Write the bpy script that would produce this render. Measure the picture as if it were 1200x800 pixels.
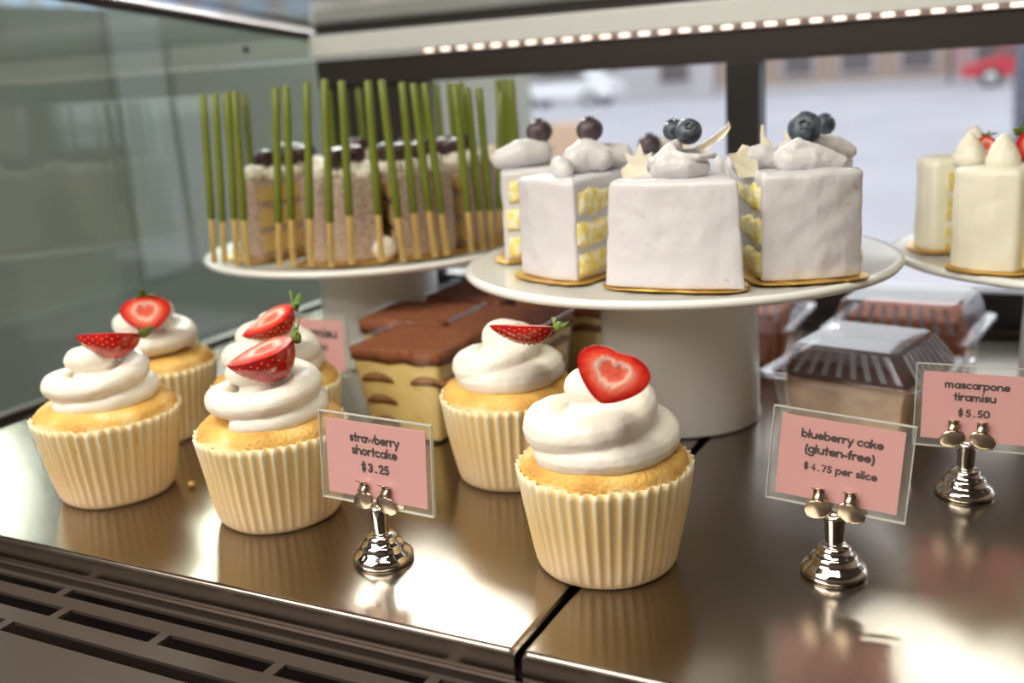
import bpy, bmesh, math, random
from mathutils import Vector, Matrix, noise
PI = math.pi
S = bpy.context.scene
for o in list(bpy.data.objects): bpy.data.objects.remove(o)
C = S.collection

# ------------------------------------------------------------------ camera
RIGHT = Vector((.8913, .4495, -.0591)); UP = Vector((-.0614, .2488, .9666)); BACK = Vector((.4492, -.8579, .2493))
cd = bpy.data.cameras.new('camera'); cam = bpy.data.objects.new('camera', cd); C.objects.link(cam)
cam.matrix_world = Matrix(((RIGHT.x, UP.x, BACK.x, 0), (RIGHT.y, UP.y, BACK.y, 0), (RIGHT.z, UP.z, BACK.z, .20), (0, 0, 0, 1)))
cd.sensor_width = 36; cd.lens = 36; cd.clip_start = .02; cd.clip_end = 300
cd.dof.use_dof = True; cd.dof.focus_distance = .43; cd.dof.aperture_fstop = 6.3; cd.dof.aperture_blades = 0
S.camera = cam
# ------------------------------------------------------------------ world, exposure
w = bpy.data.worlds.new('sky'); S.world = w; w.use_nodes = True
nt = w.node_tree; bg = nt.nodes['Background']
tc = nt.nodes.new('ShaderNodeTexCoord'); sx = nt.nodes.new('ShaderNodeSeparateXYZ'); cr = nt.nodes.new('ShaderNodeValToRGB')
nt.links.new(tc.outputs['Generated'], sx.inputs[0]); nt.links.new(sx.outputs['Z'], cr.inputs[0]); nt.links.new(cr.outputs[0], bg.inputs[0])
cr.color_ramp.elements[0].color = (.88, .86, .90, 1); cr.color_ramp.elements[1].color = (.78, .80, .88, 1)
bg.inputs[1].default_value = 1.85
S.view_settings.view_transform = 'Standard'; S.view_settings.look = 'None'; S.view_settings.gamma = 1
S.view_settings.exposure = 0.22

def area(name, loc, target, sx_, sy_, energy, col):
    l = bpy.data.lights.new(name, 'AREA'); l.shape = 'RECTANGLE'; l.size = sx_; l.size_y = sy_; l.energy = energy; l.color = col
    o = bpy.data.objects.new(name, l); C.objects.link(o); o.location = loc
    o.rotation_euler = (Vector(target) - Vector(loc)).to_track_quat('-Z', 'Y').to_euler(); return o
area('canopy_lamp', (-.22, .10, .62), (-.24, .45, .02), .75, .07, 6.6, (1, .87, .70))
area('shop_lamp', (-.9, -.7, 1.1), (-.2, .5, .05), 1.1, 1.1, 23, (1, .93, .85))

# ------------------------------------------------------------------ materials
MATS = {}
def mat(name, col, rough=.5, metal=0, sss=0, spec=.5, emit=None, es=0, n=None, bump=None, sssr=(.01, .006, .004), coat=0, trans=0, aniso=0):
    """n=(scale, colour2, contrast-low, contrast-high) noise mix; bump=(scale, distance)"""
    m = bpy.data.materials.new(name); m.use_nodes = True; t = m.node_tree; b = t.nodes['Principled BSDF']
    b.inputs['Base Color'].default_value = (*col, 1); b.inputs['Roughness'].default_value = rough; b.inputs['Metallic'].default_value = metal
    b.inputs['Specular IOR Level'].default_value = spec
    if sss:
        b.inputs['Subsurface Weight'].default_value = sss; b.inputs['Subsurface Radius'].default_value = (1, .6, .4); b.inputs['Subsurface Scale'].default_value = .006
    if coat: b.inputs['Coat Weight'].default_value = coat; b.inputs['Coat Roughness'].default_value = .08
    if emit: b.inputs['Emission Color'].default_value = (*emit, 1); b.inputs['Emission Strength'].default_value = es
    tcn = t.nodes.new('ShaderNodeTexCoord')
    if n:
        nz = t.nodes.new('ShaderNodeTexNoise'); nz.inputs['Scale'].default_value = n[0]; nz.inputs['Detail'].default_value = 6
        rp = t.nodes.new('ShaderNodeValToRGB'); rp.color_ramp.elements[0].position = n[2]; rp.color_ramp.elements[1].position = n[3]
        rp.color_ramp.elements[0].color = (*n[1], 1); rp.color_ramp.elements[1].color = (*col, 1)
        t.links.new(tcn.outputs['Object'], nz.inputs['Vector']); t.links.new(nz.outputs['Fac'], rp.inputs[0]); t.links.new(rp.outputs[0], b.inputs['Base Color'])
    if bump:
        nb = t.nodes.new('ShaderNodeTexNoise'); nb.inputs['Scale'].default_value = bump[0]; nb.inputs['Detail'].default_value = 5
        bp = t.nodes.new('ShaderNodeBump'); bp.inputs['Distance'].default_value = bump[1]; bp.inputs['Strength'].default_value = 1
        t.links.new(tcn.outputs['Object'], nb.inputs['Vector']); t.links.new(nb.outputs['Fac'], bp.inputs['Height']); t.links.new(bp.outputs[0], b.inputs['Normal'])
    MATS[name] = m; return m
def attr_mat(name, stops, rough=.5, sss=0, bump=None, spec=.5, attr='k', coat=0, jit=0):
    """colour ramp over a float attribute"""
    m = mat(name, (1, 1, 1), rough, 0, sss, spec, bump=bump, coat=coat); t = m.node_tree; b = t.nodes['Principled BSDF']
    a = t.nodes.new('ShaderNodeAttribute'); a.attribute_name = attr
    rp = t.nodes.new('ShaderNodeValToRGB'); e = rp.color_ramp.elements
    e[0].position = stops[0][0]; e[0].color = (*stops[0][1], 1); e[1].position = stops[-1][0]; e[1].color = (*stops[-1][1], 1)
    for p, c in stops[1:-1]:
        x = e.new(p); x.color = (*c, 1)
    src = a.outputs['Fac']
    if jit:
        tcn = t.nodes.new('ShaderNodeTexCoord'); nz = t.nodes.new('ShaderNodeTexNoise'); nz.inputs['Scale'].default_value = jit[0]; nz.inputs['Detail'].default_value = 5
        ma = t.nodes.new('ShaderNodeMath'); ma.operation = 'MULTIPLY_ADD'; ma.inputs[1].default_value = jit[1]
        sb = t.nodes.new('ShaderNodeMath'); sb.operation = 'SUBTRACT'; sb.inputs[1].default_value = jit[1] * .5
        t.links.new(tcn.outputs['Object'], nz.inputs['Vector']); t.links.new(nz.outputs['Fac'], ma.inputs[0]); t.links.new(a.outputs['Fac'], ma.inputs[2])
        t.links.new(ma.outputs[0], sb.inputs[0]); src = sb.outputs[0]
    t.links.new(src, rp.inputs[0]); t.links.new(rp.outputs[0], b.inputs['Base Color']); return m
def glass(name, tint=(1, 1, 1), rough=0.0, ior=1.5, haze=0, hazecol=(.8, .8, .8), refl=1.0):
    m = bpy.data.materials.new(name); m.use_nodes = True; t = m.node_tree; t.nodes.clear()
    out = t.nodes.new('ShaderNodeOutputMaterial'); mx = t.nodes.new('ShaderNodeMixShader'); tr = t.nodes.new('ShaderNodeBsdfTransparent'); gl = t.nodes.new('ShaderNodeBsdfGlossy')
    tr.inputs[0].default_value = (*tint, 1); gl.inputs['Roughness'].default_value = rough; gl.inputs[0].default_value = (refl, refl, refl, 1)
    fr = t.nodes.new('ShaderNodeFresnel'); 
    ge = t.nodes.new('ShaderNodeNewGeometry'); im = t.nodes.new('ShaderNodeMapRange'); im.inputs[3].default_value = ior; im.inputs[4].default_value = 1 / ior   # thin pane: same ior on both faces
    t.links.new(ge.outputs['Backfacing'], im.inputs[0]); t.links.new(im.outputs[0], fr.inputs[0])
    t.links.new(fr.outputs[0], mx.inputs[0]); t.links.new(mx.outputs[0], out.inputs[0]); t.links.new(gl.outputs[0], mx.inputs[2])
    if haze:
        df = t.nodes.new('ShaderNodeBsdfDiffuse'); df.inputs[0].default_value = (*hazecol, 1); m2 = t.nodes.new('ShaderNodeMixShader'); m2.inputs[0].default_value = haze
        t.links.new(tr.outputs[0], m2.inputs[1]); t.links.new(df.outputs[0], m2.inputs[2]); t.links.new(m2.outputs[0], mx.inputs[1])
    else: t.links.new(tr.outputs[0], mx.inputs[1])
    MATS[name] = m; return m
M = MATS
def steel_mat():
    m = mat('brushed_steel', (.35, .305, .26), .2, 1); t = m.node_tree; b = t.nodes['Principled BSDF']
    tcn = t.nodes.new('ShaderNodeTexCoord'); mp = t.nodes.new('ShaderNodeMapping'); mp.inputs['Scale'].default_value = (30, 900, 30)
    nz = t.nodes.new('ShaderNodeTexNoise'); nz.inputs['Scale'].default_value = 1; nz.inputs['Detail'].default_value = 4
    t.links.new(tcn.outputs['Object'], mp.inputs[0]); t.links.new(mp.outputs[0], nz.inputs['Vector'])
    bp = t.nodes.new('ShaderNodeBump'); bp.inputs['Distance'].default_value = .00003; bp.inputs['Strength'].default_value = .5
    t.links.new(nz.outputs['Fac'], bp.inputs['Height']); t.links.new(bp.outputs[0], b.inputs['Normal'])
    n2 = t.nodes.new('ShaderNodeTexNoise'); n2.inputs['Scale'].default_value = 14; n2.inputs['Detail'].default_value = 8
    t.links.new(tcn.outputs['Object'], n2.inputs['Vector'])
    mr = t.nodes.new('ShaderNodeMapRange'); mr.inputs[1].default_value = .3; mr.inputs[2].default_value = .7; mr.inputs[3].default_value = .17; mr.inputs[4].default_value = .25
    t.links.new(n2.outputs['Fac'], mr.inputs[0]); t.links.new(mr.outputs[0], b.inputs['Roughness'])
    return m
steel_mat()
mat('dark_metal', (.06, .045, .04), .4, .6); mat('grille_metal', (.05, .038, .032), .6, .3); mat('black', (.012, .01, .01), .45)
mat('brown_panel', (.024, .015, .014), .5); mat('alu', (.86, .87, .88), .35, .1); mat('chrome', (.82, .80, .77), .06, 1); mat('nickel', (.70, .60, .47), .25, 1)
mat('porcelain', (.85, .85, .84), .22, 0, .05, coat=.3)
mat('cream', (.88, .84, .76), .42, 0, .2, bump=(420, .0003)); mat('meringue', (.68, .66, .69), .42, 0, .15, bump=(420, .00025))
mat('icing', (.68, .66, .71), .36, 0, .1, bump=(55, .0007), n=(200, (.60, .48, .36), .27, .33))
mat('pale_icing', (.90, .86, .74), .45, 0, .2, bump=(120, .0005)); mat('sponge', (.86, .70, .17), .75, 0, .1, n=(200, (.93, .86, .62), .40, .58), bump=(500, .0009))
mat('gold', (.80, .50, .12), .30, .75, n=(40, (.55, .33, .08), .3, .6))
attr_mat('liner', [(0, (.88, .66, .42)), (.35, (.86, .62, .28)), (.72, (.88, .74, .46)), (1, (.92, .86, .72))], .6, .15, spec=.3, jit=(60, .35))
attr_mat('cake_top', [(0, (.93, .80, .48)), (.4, (.82, .50, .13)), (1, (.55, .26, .05))], .7, .1, bump=(520, .0010), jit=(130, .7))
attr_mat('berry_face', [(0, (.80, .10, .06)), (.22, (.85, .16, .10)), (.34, (.93, .62, .52)), (.48, (.88, .25, .17)), (.74, (.80, .06, .03)), (1, (.50, .006, .006))], .25, .1, bump=(500, .0004), coat=.4, jit=(260, .22))
mat('berry_skin', (.62, .010, .008), .22, 0, .05, coat=.5, n=(160, (.42, .004, .006), .35, .65)); mat('seed', (.55, .20, .05), .4)
mat('leaf', (.10, .19, .03), .5, n=(200, (.22, .32, .06), .35, .65)); mat('blueberry', (.030, .035, .055), .42, n=(160, (.12, .15, .19), .35, .60)); mat('purple_berry', (.055, .03, .04), .45, n=(160, (.12, .09, .11), .35, .60))
mat('lace', (.90, .82, .66), .3, 0, .2); mat('stick', (.80, .58, .20), .6); mat('matcha', (.16, .19, .018), .45, n=(300, (.15, .19, .02), .35, .65))
mat('nut_cream', (.56, .44, .36), .6, n=(420, (.36, .25, .19), .35, .62), bump=(400, .0008)); mat('whip', (.90, .84, .74), .5, 0, .1, bump=(200, .0008), n=(150, (.60, .48, .34), .25, .42))
mat('chocolate', (.045, .018, .022), .35); mat('tan_sponge', (.62, .43, .17), .8, bump=(400, .001))
mat('custard', (.88, .70, .30), .5, 0, .15, n=(90, (.80, .58, .22), .3, .6)); mat('coffee_sponge', (.26, .12, .045), .75); mat('cocoa', (.27, .085, .032), .85, n=(220, (.17, .05, .02), .3, .6), bump=(400, .0006))
mat('brownie', (.10, .03, .016), .6, n=(120, (.10, .03, .015), .3, .6)); mat('caramel_cake', (.50, .13, .035), .6); mat('tan_cake', (.55, .34, .14), .7, n=(80, (.38, .2, .08), .3, .6))
mat('pink_paper', (.66, .33, .345), .55); mat('ink', (.035, .012, .018), .6); mat('crumb', (.75, .48, .2), .8)
glass('sleeve', (.97, .97, .95), .05, 1.35, .06, (.8, .8, .75)); glass('sleeve_edge', (.8, .8, .75), .15, 1.6, .5, (.8, .8, .75)); glass('clear_plastic', (.97, .97, .97), .06, 1.35); glass('ribbed_plastic', (.95, .95, .96), .06, 1.8, .05, (.7, .7, .75))
glass('pane', (.93, .96, .96), 0, 1.35); glass('end_glass', (.78, .86, .83), .03, 1.55); glass('top_glass', (.75, .78, .78), .04, 1.4)
glass('rib_glare_plastic', (.9, .9, .95), .12, 1.9, .28, (.62, .68, .80))  # pale blue haze paints window reflections onto the lid ribs
mat('plaster', (.33,.34,.305), .8); mat('partition', (.28, .30, .265), .8); mat('partition_light', (.38,.42,.42), .8); mat('counter_teal', (.23, .25, .23), .7); mat('pink_wall', (.42, .25, .25), .8)
mat('floor_wood', (.14, .09, .065), .5); mat('ceiling_dark', (.20, .155, .12), .9); mat('room_wall', (.42, .34, .26), .9)
mat('panel_light', (1, 1, 1), .5, emit=(1, .96, .90), es=60)
mat('led', (1, 1, 1), .5, emit=(1, .76, .60), es=1.9); mat('led_board', (.5, .36, .30), .5)
mat('pavement', (.47, .455, .485), .9, n=(.35, (.40, .38, .41), .3, .7)); mat('kerb', (.62, .62, .64), .9); mat('road', (.42, .42, .45), .9)
mat('facade_beige', (.38, .29, .23), .9); mat('facade_pink', (.42, .28, .27), .9); mat('facade_white', (.52, .49, .50), .9); mat('dark_window', (.12, .10, .10), .3); mat('sky_reflection_glass', (.45, .58, .75), .2)  # pale blue of the far glazing is a painted sky reflection
mat('red_paint', (.55, .03, .05), .3, coat=.5); mat('white_paint', (.85, .85, .85), .3, coat=.5); mat('tyre', (.03, .03, .03), .8); mat('hub', (.6, .6, .6), .3, .8)
mat('bench_wood', (.30, .15, .09), .7); mat('tan_wood', (.62, .42, .28), .8); mat('navy', (.035, .04, .07), .7)

# ------------------------------------------------------------------ helpers
def setp(o, label=None, cat=None, group=None, kind=None):
    if label: o['label'] = label
    if cat: o['category'] = cat
    if group: o['group'] = group
    if kind: o['kind'] = kind
    return o
def thing(name, label, cat, loc=(0, 0, 0), rz=0, group=None):
    o = bpy.data.objects.new(name, None); C.objects.link(o); o.location = loc; o.rotation_euler = (0, 0, rz); o.empty_display_size = .01
    return setp(o, label, cat, group)
def mk(name, v, f, m, parent=None, smooth=False, k=None, label=None, kind=None, loc=None, mats=None, fm=None):
    me = bpy.data.meshes.new(name); me.from_pydata([tuple(x) for x in v], [], f)
    for mm in (mats or [m]): me.materials.append(M[mm])
    if fm: me.polygons.foreach_set('material_index', fm)
    if smooth: me.polygons.foreach_set('use_smooth', [True] * len(me.polygons))
    if k is not None:
        a = me.attributes.new('k', 'FLOAT', 'POINT'); a.data.foreach_set('value', k)
    me.update(); o = bpy.data.objects.new(name, me); C.objects.link(o)
    if parent: o.parent = parent
    if loc: o.location = loc
    if label: o['label'] = label
    if kind: o['kind'] = kind
    return o
def box_vf(x0, x1, y0, y1, z0, z1):
    v = [(x, y, z) for z in (z0, z1) for y in (y0, y1) for x in (x0, x1)]
    return v, [(0, 2, 3, 1), (4, 5, 7, 6), (0, 1, 5, 4), (2, 6, 7, 3), (0, 4, 6, 2), (1, 3, 7, 5)]
def box(name, x0, x1, y0, y1, z0, z1, m, parent=None, bev=0, **kw):
    v, f = box_vf(x0, x1, y0, y1, z0, z1)
    o = mk(name, v, f, m, parent, **kw)
    if bev:
        md = o.modifiers.new('b', 'BEVEL'); md.width = bev; md.segments = 3
    return o
def joined(parts):
    V = []; F = []
    for v, f in parts:
        b = len(V); V += list(v); F += [tuple(i + b for i in q) for q in f]
    return V, F
def lathe_vf(prof, n=48, cap=True, cx=0, cy=0, cz=0):
    v = []; f = []
    for r, z in prof:
        for i in range(n):
            a = 2 * PI * i / n; v.append((cx + r * math.cos(a), cy + r * math.sin(a), cz + z))
    for j in range(len(prof) - 1):
        for i in range(n):
            f.append((j * n + i, j * n + (i + 1) % n, (j + 1) * n + (i + 1) % n, (j + 1) * n + i))
    if cap:
        f.append(tuple(range(n))[::-1]); f.append(tuple((len(prof) - 1) * n + i for i in range(n)))
    return v, f
def lathe(name, prof, m, parent=None, n=48, **kw):
    v, f = lathe_vf(prof, n); return mk(name, v, f, m, parent, True, **kw)
def tube_vf(pts, rad, n=10, flat=1.0):
    pts = [Vector(p) for p in pts]; v = []; f = []; up = Vector((0, 0, 1))
    for i, p in enumerate(pts):
        t = (pts[min(i + 1, len(pts) - 1)] - pts[max(i - 1, 0)]).normalized()
        a = t.cross(up); a = a.normalized() if a.length > .05 else t.cross(Vector((0, 1, 0))).normalized()
        b = a.cross(t).normalized(); r = rad[i] if isinstance(rad, (list, tuple)) else rad
        for q in range(n):
            w_ = 2 * PI * q / n; v.append(p + a * r * math.cos(w_) + b * r * flat * math.sin(w_))
    for i in range(len(pts) - 1):
        for q in range(n): f.append((i * n + q, i * n + (q + 1) % n, (i + 1) * n + (q + 1) % n, (i + 1) * n + q))
    f.append(tuple(range(n))[::-1]); f.append(tuple((len(pts) - 1) * n + q for q in range(n)))
    return v, f
def sph_vf(c, r, sc=(1, 1, 1), n=14, m_=10):
    v = [(c[0], c[1], c[2] + r * sc[2])]; f = []
    for j in range(1, m_):
        for i in range(n):
            a = PI * j / m_; b = 2 * PI * i / n
            v.append((c[0] + r * sc[0] * math.sin(a) * math.cos(b), c[1] + r * sc[1] * math.sin(a) * math.sin(b), c[2] + r * sc[2] * math.cos(a)))
    v.append((c[0], c[1], c[2] - r * sc[2])); L = len(v) - 1
    for i in range(n): f.append((0, 1 + i, 1 + (i + 1) % n)); f.append((L, L - n + (i + 1) % n, L - n + i))
    for j in range(m_ - 2):
        for i in range(n): f.append((1 + j * n + i, 1 + (j + 1) * n + i, 1 + (j + 1) * n + (i + 1) % n, 1 + j * n + (i + 1) % n))
    return v, f
def blob(name, parts, m, parent, vox=.0009, smooth=4, namp=0, nf=120, seed=0):
    """union of closed shapes, remeshed into one soft surface"""
    v, f = joined(parts); me = bpy.data.meshes.new('t'); me.from_pydata([tuple(x) for x in v], [], f); me.update()
    o = bpy.data.objects.new('t', me); C.objects.link(o)
    r = o.modifiers.new('r', 'REMESH'); r.mode = 'VOXEL'; r.voxel_size = vox
    s = o.modifiers.new('s', 'SMOOTH'); s.iterations = smooth; s.factor = .6
    dg = bpy.context.evaluated_depsgraph_get(); dg.update()
    nm = bpy.data.meshes.new_from_object(o.evaluated_get(dg)); bpy.data.objects.remove(o); bpy.data.meshes.remove(me)
    nm.name = name; nm.materials.clear(); nm.materials.append(M[m])
    if namp:
        off = Vector((seed * 7.1, seed * 3.3, 0))
        for vt, nn in zip(nm.vertices, [x.vector.copy() for x in nm.vertex_normals]):
            vt.co += nn * namp * (noise.noise(vt.co * nf + off) + .5 * noise.noise(vt.co * nf * 3 + off))
    nm.polygons.foreach_set('use_smooth', [True] * len(nm.polygons)); nm.update()
    q = bpy.data.objects.new(name, nm); C.objects.link(q); q.parent = parent
    return q
def densify(pts, step):
    out = []
    for i, p in enumerate(pts):
        q = pts[(i + 1) % len(pts)]; L = math.dist(p, q); n = max(1, int(L / step))
        for k_ in range(n): out.append((p[0] + (q[0] - p[0]) * k_ / n, p[1] + (q[1] - p[1]) * k_ / n))
    return out
def round_poly(pts, r, n=5):
    out = []
    N = len(pts)
    for i in range(N):
        p = Vector(pts[i]); a = Vector(pts[i - 1]) - p; b = Vector(pts[(i + 1) % N]) - p
        ang = a.angle(b); d = min(r / math.tan(ang / 2), a.length * .45, b.length * .45)
        p0 = p + a.normalized() * d; p1 = p + b.normalized() * d
        for k_ in range(n + 1):
            t = k_ / n; q = p0 * (1 - t) ** 2 + p * 2 * t * (1 - t) + p1 * t * t; out.append((q.x, q.y))
    return out
def offset_poly(pts, d):
    N = len(pts); out = []
    A = sum(pts[i][0] * pts[(i + 1) % N][1] - pts[(i + 1) % N][0] * pts[i][1] for i in range(N)); sg = 1 if A > 0 else -1
    for i in range(N):
        a = Vector(pts[i - 1]); b = Vector(pts[(i + 1) % N]); t = (b - a); t = t.normalized() if t.length > 1e-9 else Vector((1, 0))
        out.append((pts[i][0] - sg * -t.y * -d if False else pts[i][0] + sg * (-t.y) * d, pts[i][1] + sg * t.x * d))
    return out
def prism(name, pts, z0, z1, m, parent, rb=.0008, rt=.0015, step=.003, namp=0, nf=120, seed=0, rc=.002, taper=0, dz=.003, smooth=True, topf=None, attr=None):
    pts = round_poly(pts, rc); pts = densify(pts, step); N = len(pts); v = []; f = []
    cx = sum(p[0] for p in pts) / N; cy = sum(p[1] for p in pts) / N
    rings = []
    for q in range(4): a = PI / 2 * q / 3; rings.append((rb * (1 - math.sin(a)), z0 + rb * (1 - math.cos(a))))
    nz = max(2, int((z1 - z0) / dz))
    for q in range(1, nz): rings.append((0, z0 + rb + (z1 - rt - z0 - rb) * q / nz))
    for q in range(5): a = PI / 2 * q / 4; rings.append((rt * (1 - math.cos(a)), z1 - rt + rt * math.sin(a)))
    for ins, z in rings:
        pp = offset_poly(pts, ins) if ins > 1e-6 else pts; s = 1 - taper * (1 - (z - z0) / (z1 - z0))
        for p in pp: v.append(Vector((cx + (p[0] - cx) * s, cy + (p[1] - cy) * s, z)))
    last = v[-N:]
    for q in (.8, .55, .3):
        for p in last: v.append(Vector((cx + (p.x - cx) * q, cy + (p.y - cy) * q, z1)))
    R = len(rings) + 3
    for j in range(R - 1):
        for i in range(N): f.append((j * N + i, j * N + (i + 1) % N, (j + 1) * N + (i + 1) % N, (j + 1) * N + i))
    f.append(tuple(range(N))[::-1]); f.append(tuple((R - 1) * N + i for i in range(N)))
    A = sum(pts[i][0] * pts[(i + 1) % N][1] - pts[(i + 1) % N][0] * pts[i][1] for i in range(N))
    if A < 0: f = [q[::-1] for q in f]
    if namp or topf:
        cen = Vector((cx, cy, (z0 + z1) / 2))
        for p in v:
            if topf and p.z > (z0 + z1) / 2: p.z += topf(p)
            if namp:
                nn = Vector((p.x - cx, p.y - cy, 0)).normalized() if p.z < z1 - 1e-5 else Vector((0, 0, 1))
                p += nn * namp * (noise.noise(p * nf + Vector((seed, seed, 0))) + .4 * noise.noise(p * nf * 3.1 + Vector((seed, 0, 0))))
                p.z = max(p.z, z0)
    return mk(name, v, f, m, parent, smooth)

# ================================================================== setting
def struct(o): o['kind'] = 'structure'; return o
struct(box('floor', -6, 3, -2.5, 3.3, -1.06, -1.0, 'floor_wood'))
struct(box('ceiling', -6, 3, -2.5, 3.3, 1.56, 1.66, 'ceiling_dark'))
struct(box('wall_front', -6, 3, -2.6, -2.5, -1, 1.56, 'room_wall'))
struct(box('wall_right', 3, 3.1, -2.5, 3.3, -1, 1.56, 'room_wall'))
struct(box('wall_far_left', -6.1, -6, -2.5, 3.3, -1, 1.56, 'room_wall'))
def ceiling_panel(x0, x1, y0, y1, label):
    t = thing('ceiling_light', label, 'ceiling light', ((x0 + x1) / 2, (y0 + y1) / 2, 1.555), group='ceiling light panels of the shop'); a = (x1 - x0) / 2; b = (y1 - y0) / 2
    fv, ff = joined([box_vf(-a - .03, a + .03, -b - .03, -b, -.055, .004), box_vf(-a - .03, a + .03, b, b + .03, -.055, .004), box_vf(-a - .03, -a, -b, b, -.055, .004), box_vf(a, a + .03, -b, b, -.055, .004)])
    mk('frame', fv, ff, 'alu', t); box('diffuser', -a, a, -b, b, -.05, -.02, 'panel_light', t)
ceiling_panel(-4.6, -4.15, 2.5, 3.0, 'leftmost ceiling light panel near the shop window')
ceiling_panel(-2.55, -1.25, 2.3, 3.1, 'middle ceiling light panel near the shop window')
ceiling_panel(-.4, .7, 2.74, 2.84, 'rightmost narrow ceiling light panel near the shop window')

# end glass, back wall and rails of the display case
XL = -.609; YB = .807
def zt(y): return .2491 + (.7544 - y) * .096
v = [(XL, .20, 0), (XL, YB, 0), (XL, YB, zt(YB)), (XL, .20, zt(.20))]; v += [(x - .006, y, z) for x, y, z in v]
struct(mk('wall_left', v, [(0, 1, 2, 3), (4, 7, 6, 5), (0, 3, 7, 4), (1, 5, 6, 2), (0, 4, 5, 1), (3, 2, 6, 7)], 'end_glass'))
tv, tf = tube_vf([(XL - .003, .20, zt(.20) + .003), (XL - .003, YB, zt(YB) + .003)], .0045, 8); struct(mk('trim_1', tv, tf, 'dark_metal', None, True))
o = struct(box('baseboard_left', XL + .0003, -.598, .2905, .790, -.012, .0045, 'dark_metal', bev=.001))
v = [(XL, .20, zt(.20) + .0085), (.35, .20, zt(.20) + .0085), (.35, YB, zt(YB) + .0085), (XL, YB, zt(YB) + .0085)]; v += [(x, y, z + .005) for x, y, z in v]
t = struct(mk('trim_2', v, [(0, 3, 2, 1), (4, 5, 6, 7), (0, 1, 5, 4), (1, 2, 6, 5), (2, 3, 7, 6), (3, 0, 4, 7)], 'top_glass'))
wb = struct(box('wall_back', XL, -.498, YB, YB + .02, 0, .2010, 'brown_panel'))
struct(box('trim_3', XL, .35, YB - .004, YB + .024, .2010, .2252, 'brown_panel', bev=.001))
struct(box('trim_4', XL, .35, YB - .012, YB + .01, .2285, .2475, 'alu', bev=.0015))
struct(box('trim_5', XL, .35, YB + .0005, YB + .03, .2476, .270, 'brown_panel'))
struct(box('trim_6', -.2214, -.1955, YB - .002, YB + .022, .027, .2008, 'black', bev=.001))
struct(box('baseboard_back', -.4978, .35, YB, YB + .02, -.012, .027, 'black'))
struct(box('trim_7', XL, .35, .7905, YB - .0005, -.012, .0035, 'dark_metal', bev=.0008))
for n_, x0, x1 in (('window_1', -.4978, -.2216), ('window_2', -.1953, .35)):
    struct(box(n_, x0, x1, YB + .008, YB + .012, .0272, .2008, 'pane'))
# LED strip along the rail
t = thing('led_strip', 'row of small warm lights along the rail above the back window', 'light strip', (-.49, YB - .0045, .2270))
box('circuit_strip', 0, .80, -.004, .0005, -.0012, .0012, 'led_board', t)
for i in range(48):
    l = box('led', -.0042, .0042, -.0052, -.0040, -.0011, .0011, 'led', t) if i == 0 else l0.copy()
    if i == 0: l0 = l
    else: C.objects.link(l); l.parent = t
    l.location = (.008 + i * .0165, 0, 0)
# small screw on the end panel
lv, lf = lathe_vf([(0.0015, 0), (.003, .001), (.003, .0025), (0.001, .0035)], 16)
mk('panel_screw', [(XL + z, x + .707, y + .236) for x, y, z in lv], lf, 'dark_metal', wb, True)

# steel trays
def tray(x0, x1, label, seed):
    t = thing('steel_tray', label, 'display tray', (x0, .2895, 0)); W = x1 - x0; D = .5005
    prof = []   # y,z outer path of sheet: lip bottom -> rolled edge -> back
    r = .002
    prof += [(0, -.012), (0, -r)]
    for q in range(1, 6): a = PI / 2 * q / 5; prof.append((r - r * math.cos(a), -r + r * math.sin(a)))
    prof += [(D, 0), (D, -.0015), (.004, -.0015), (.0015, -.004), (.0015, -.012)]
    n = len(prof); v = []; f = []
    xs = [0, .0006, .002, W - .002, W - .0006, W]; dz = [-.002, -.0006, 0, 0, -.0006, -.002]
    for x, d in zip(xs, dz):
        for y, z in prof: v.append((x, y, z + (d if z > -.0016 else 0)))
    for i in range(len(xs) - 1):
        for j in range(n): f.append((i * n + j, (i + 1) * n + j, (i + 1) * n + (j + 1) % n, i * n + (j + 1) % n))
    f.append(tuple(range(n))); f.append(tuple((len(xs) - 1) * n + j for j in range(n))[::-1])
    f = [q[::-1] for q in f]
    mk('tray_sheet', v, f, 'brushed_steel', t)
    return t
tray(-.5975, -.1588, 'left brushed steel tray holding the cupcakes', 1)
tray(-.1555, .35, 'right brushed steel tray under the blueberry cake price card', 2)
# air grille in front of the trays
g = thing('air_grille', 'dark slotted metal air grille in front of the steel trays', 'air grille', (0, 0, -.0155))
zg = 0
def gbar(x0, x1, y0, y1): return box_vf(x0, x1, y0, y1, -.0015, 0)
rows = [(.2785, .2848, [-.3865], .197), (.2630, .2710, [-.3715, -.3127, -.2522, -.193, -.134, -.075, -.016, .043, -.4305, -.4895, -.5485], .0), (.2465, .2540, [-.3875, -.19, .007], .0)]
parts = [gbar(-.60, .35, .2848, .2895), gbar(-.60, .35, .2710, .2785), gbar(-.60, .35, .2540, .2630), gbar(-.60, .35, .19, .2465)]
for y0, y1, xs, _ in rows:
    for x in xs + ([-.19, .01, -.5] if y0 > .27 else []) + ([-.56] if y0 < .25 else []): parts.append(gbar(x - .0025, x + .0025, y0, y1))
gv, gf = joined(parts); mk('slotted_plate', gv, gf, 'grille_metal', g)
rv, rf = joined([box_vf(-.60, .35, .2872, .2893, 0, .0035)]); mk('ridge', rv, rf, 'dark_metal', g)
box('duct', -.60, .35, .19, .2895, -.06, -.04, 'black', g)
cb = thing('display_counter', 'dark counter body carrying the steel trays', 'counter', (0, 0, -1))
box('body', -.62, .36, .2925, .83, 0, .9875, 'brown_panel', cb); box('front_panel', -.62, .36, .17, .19, 0, .985, 'dark_metal', cb); box('bottom_panel', -.62, .36, .19, .2925, .0, .93, 'dark_metal', cb)

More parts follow.
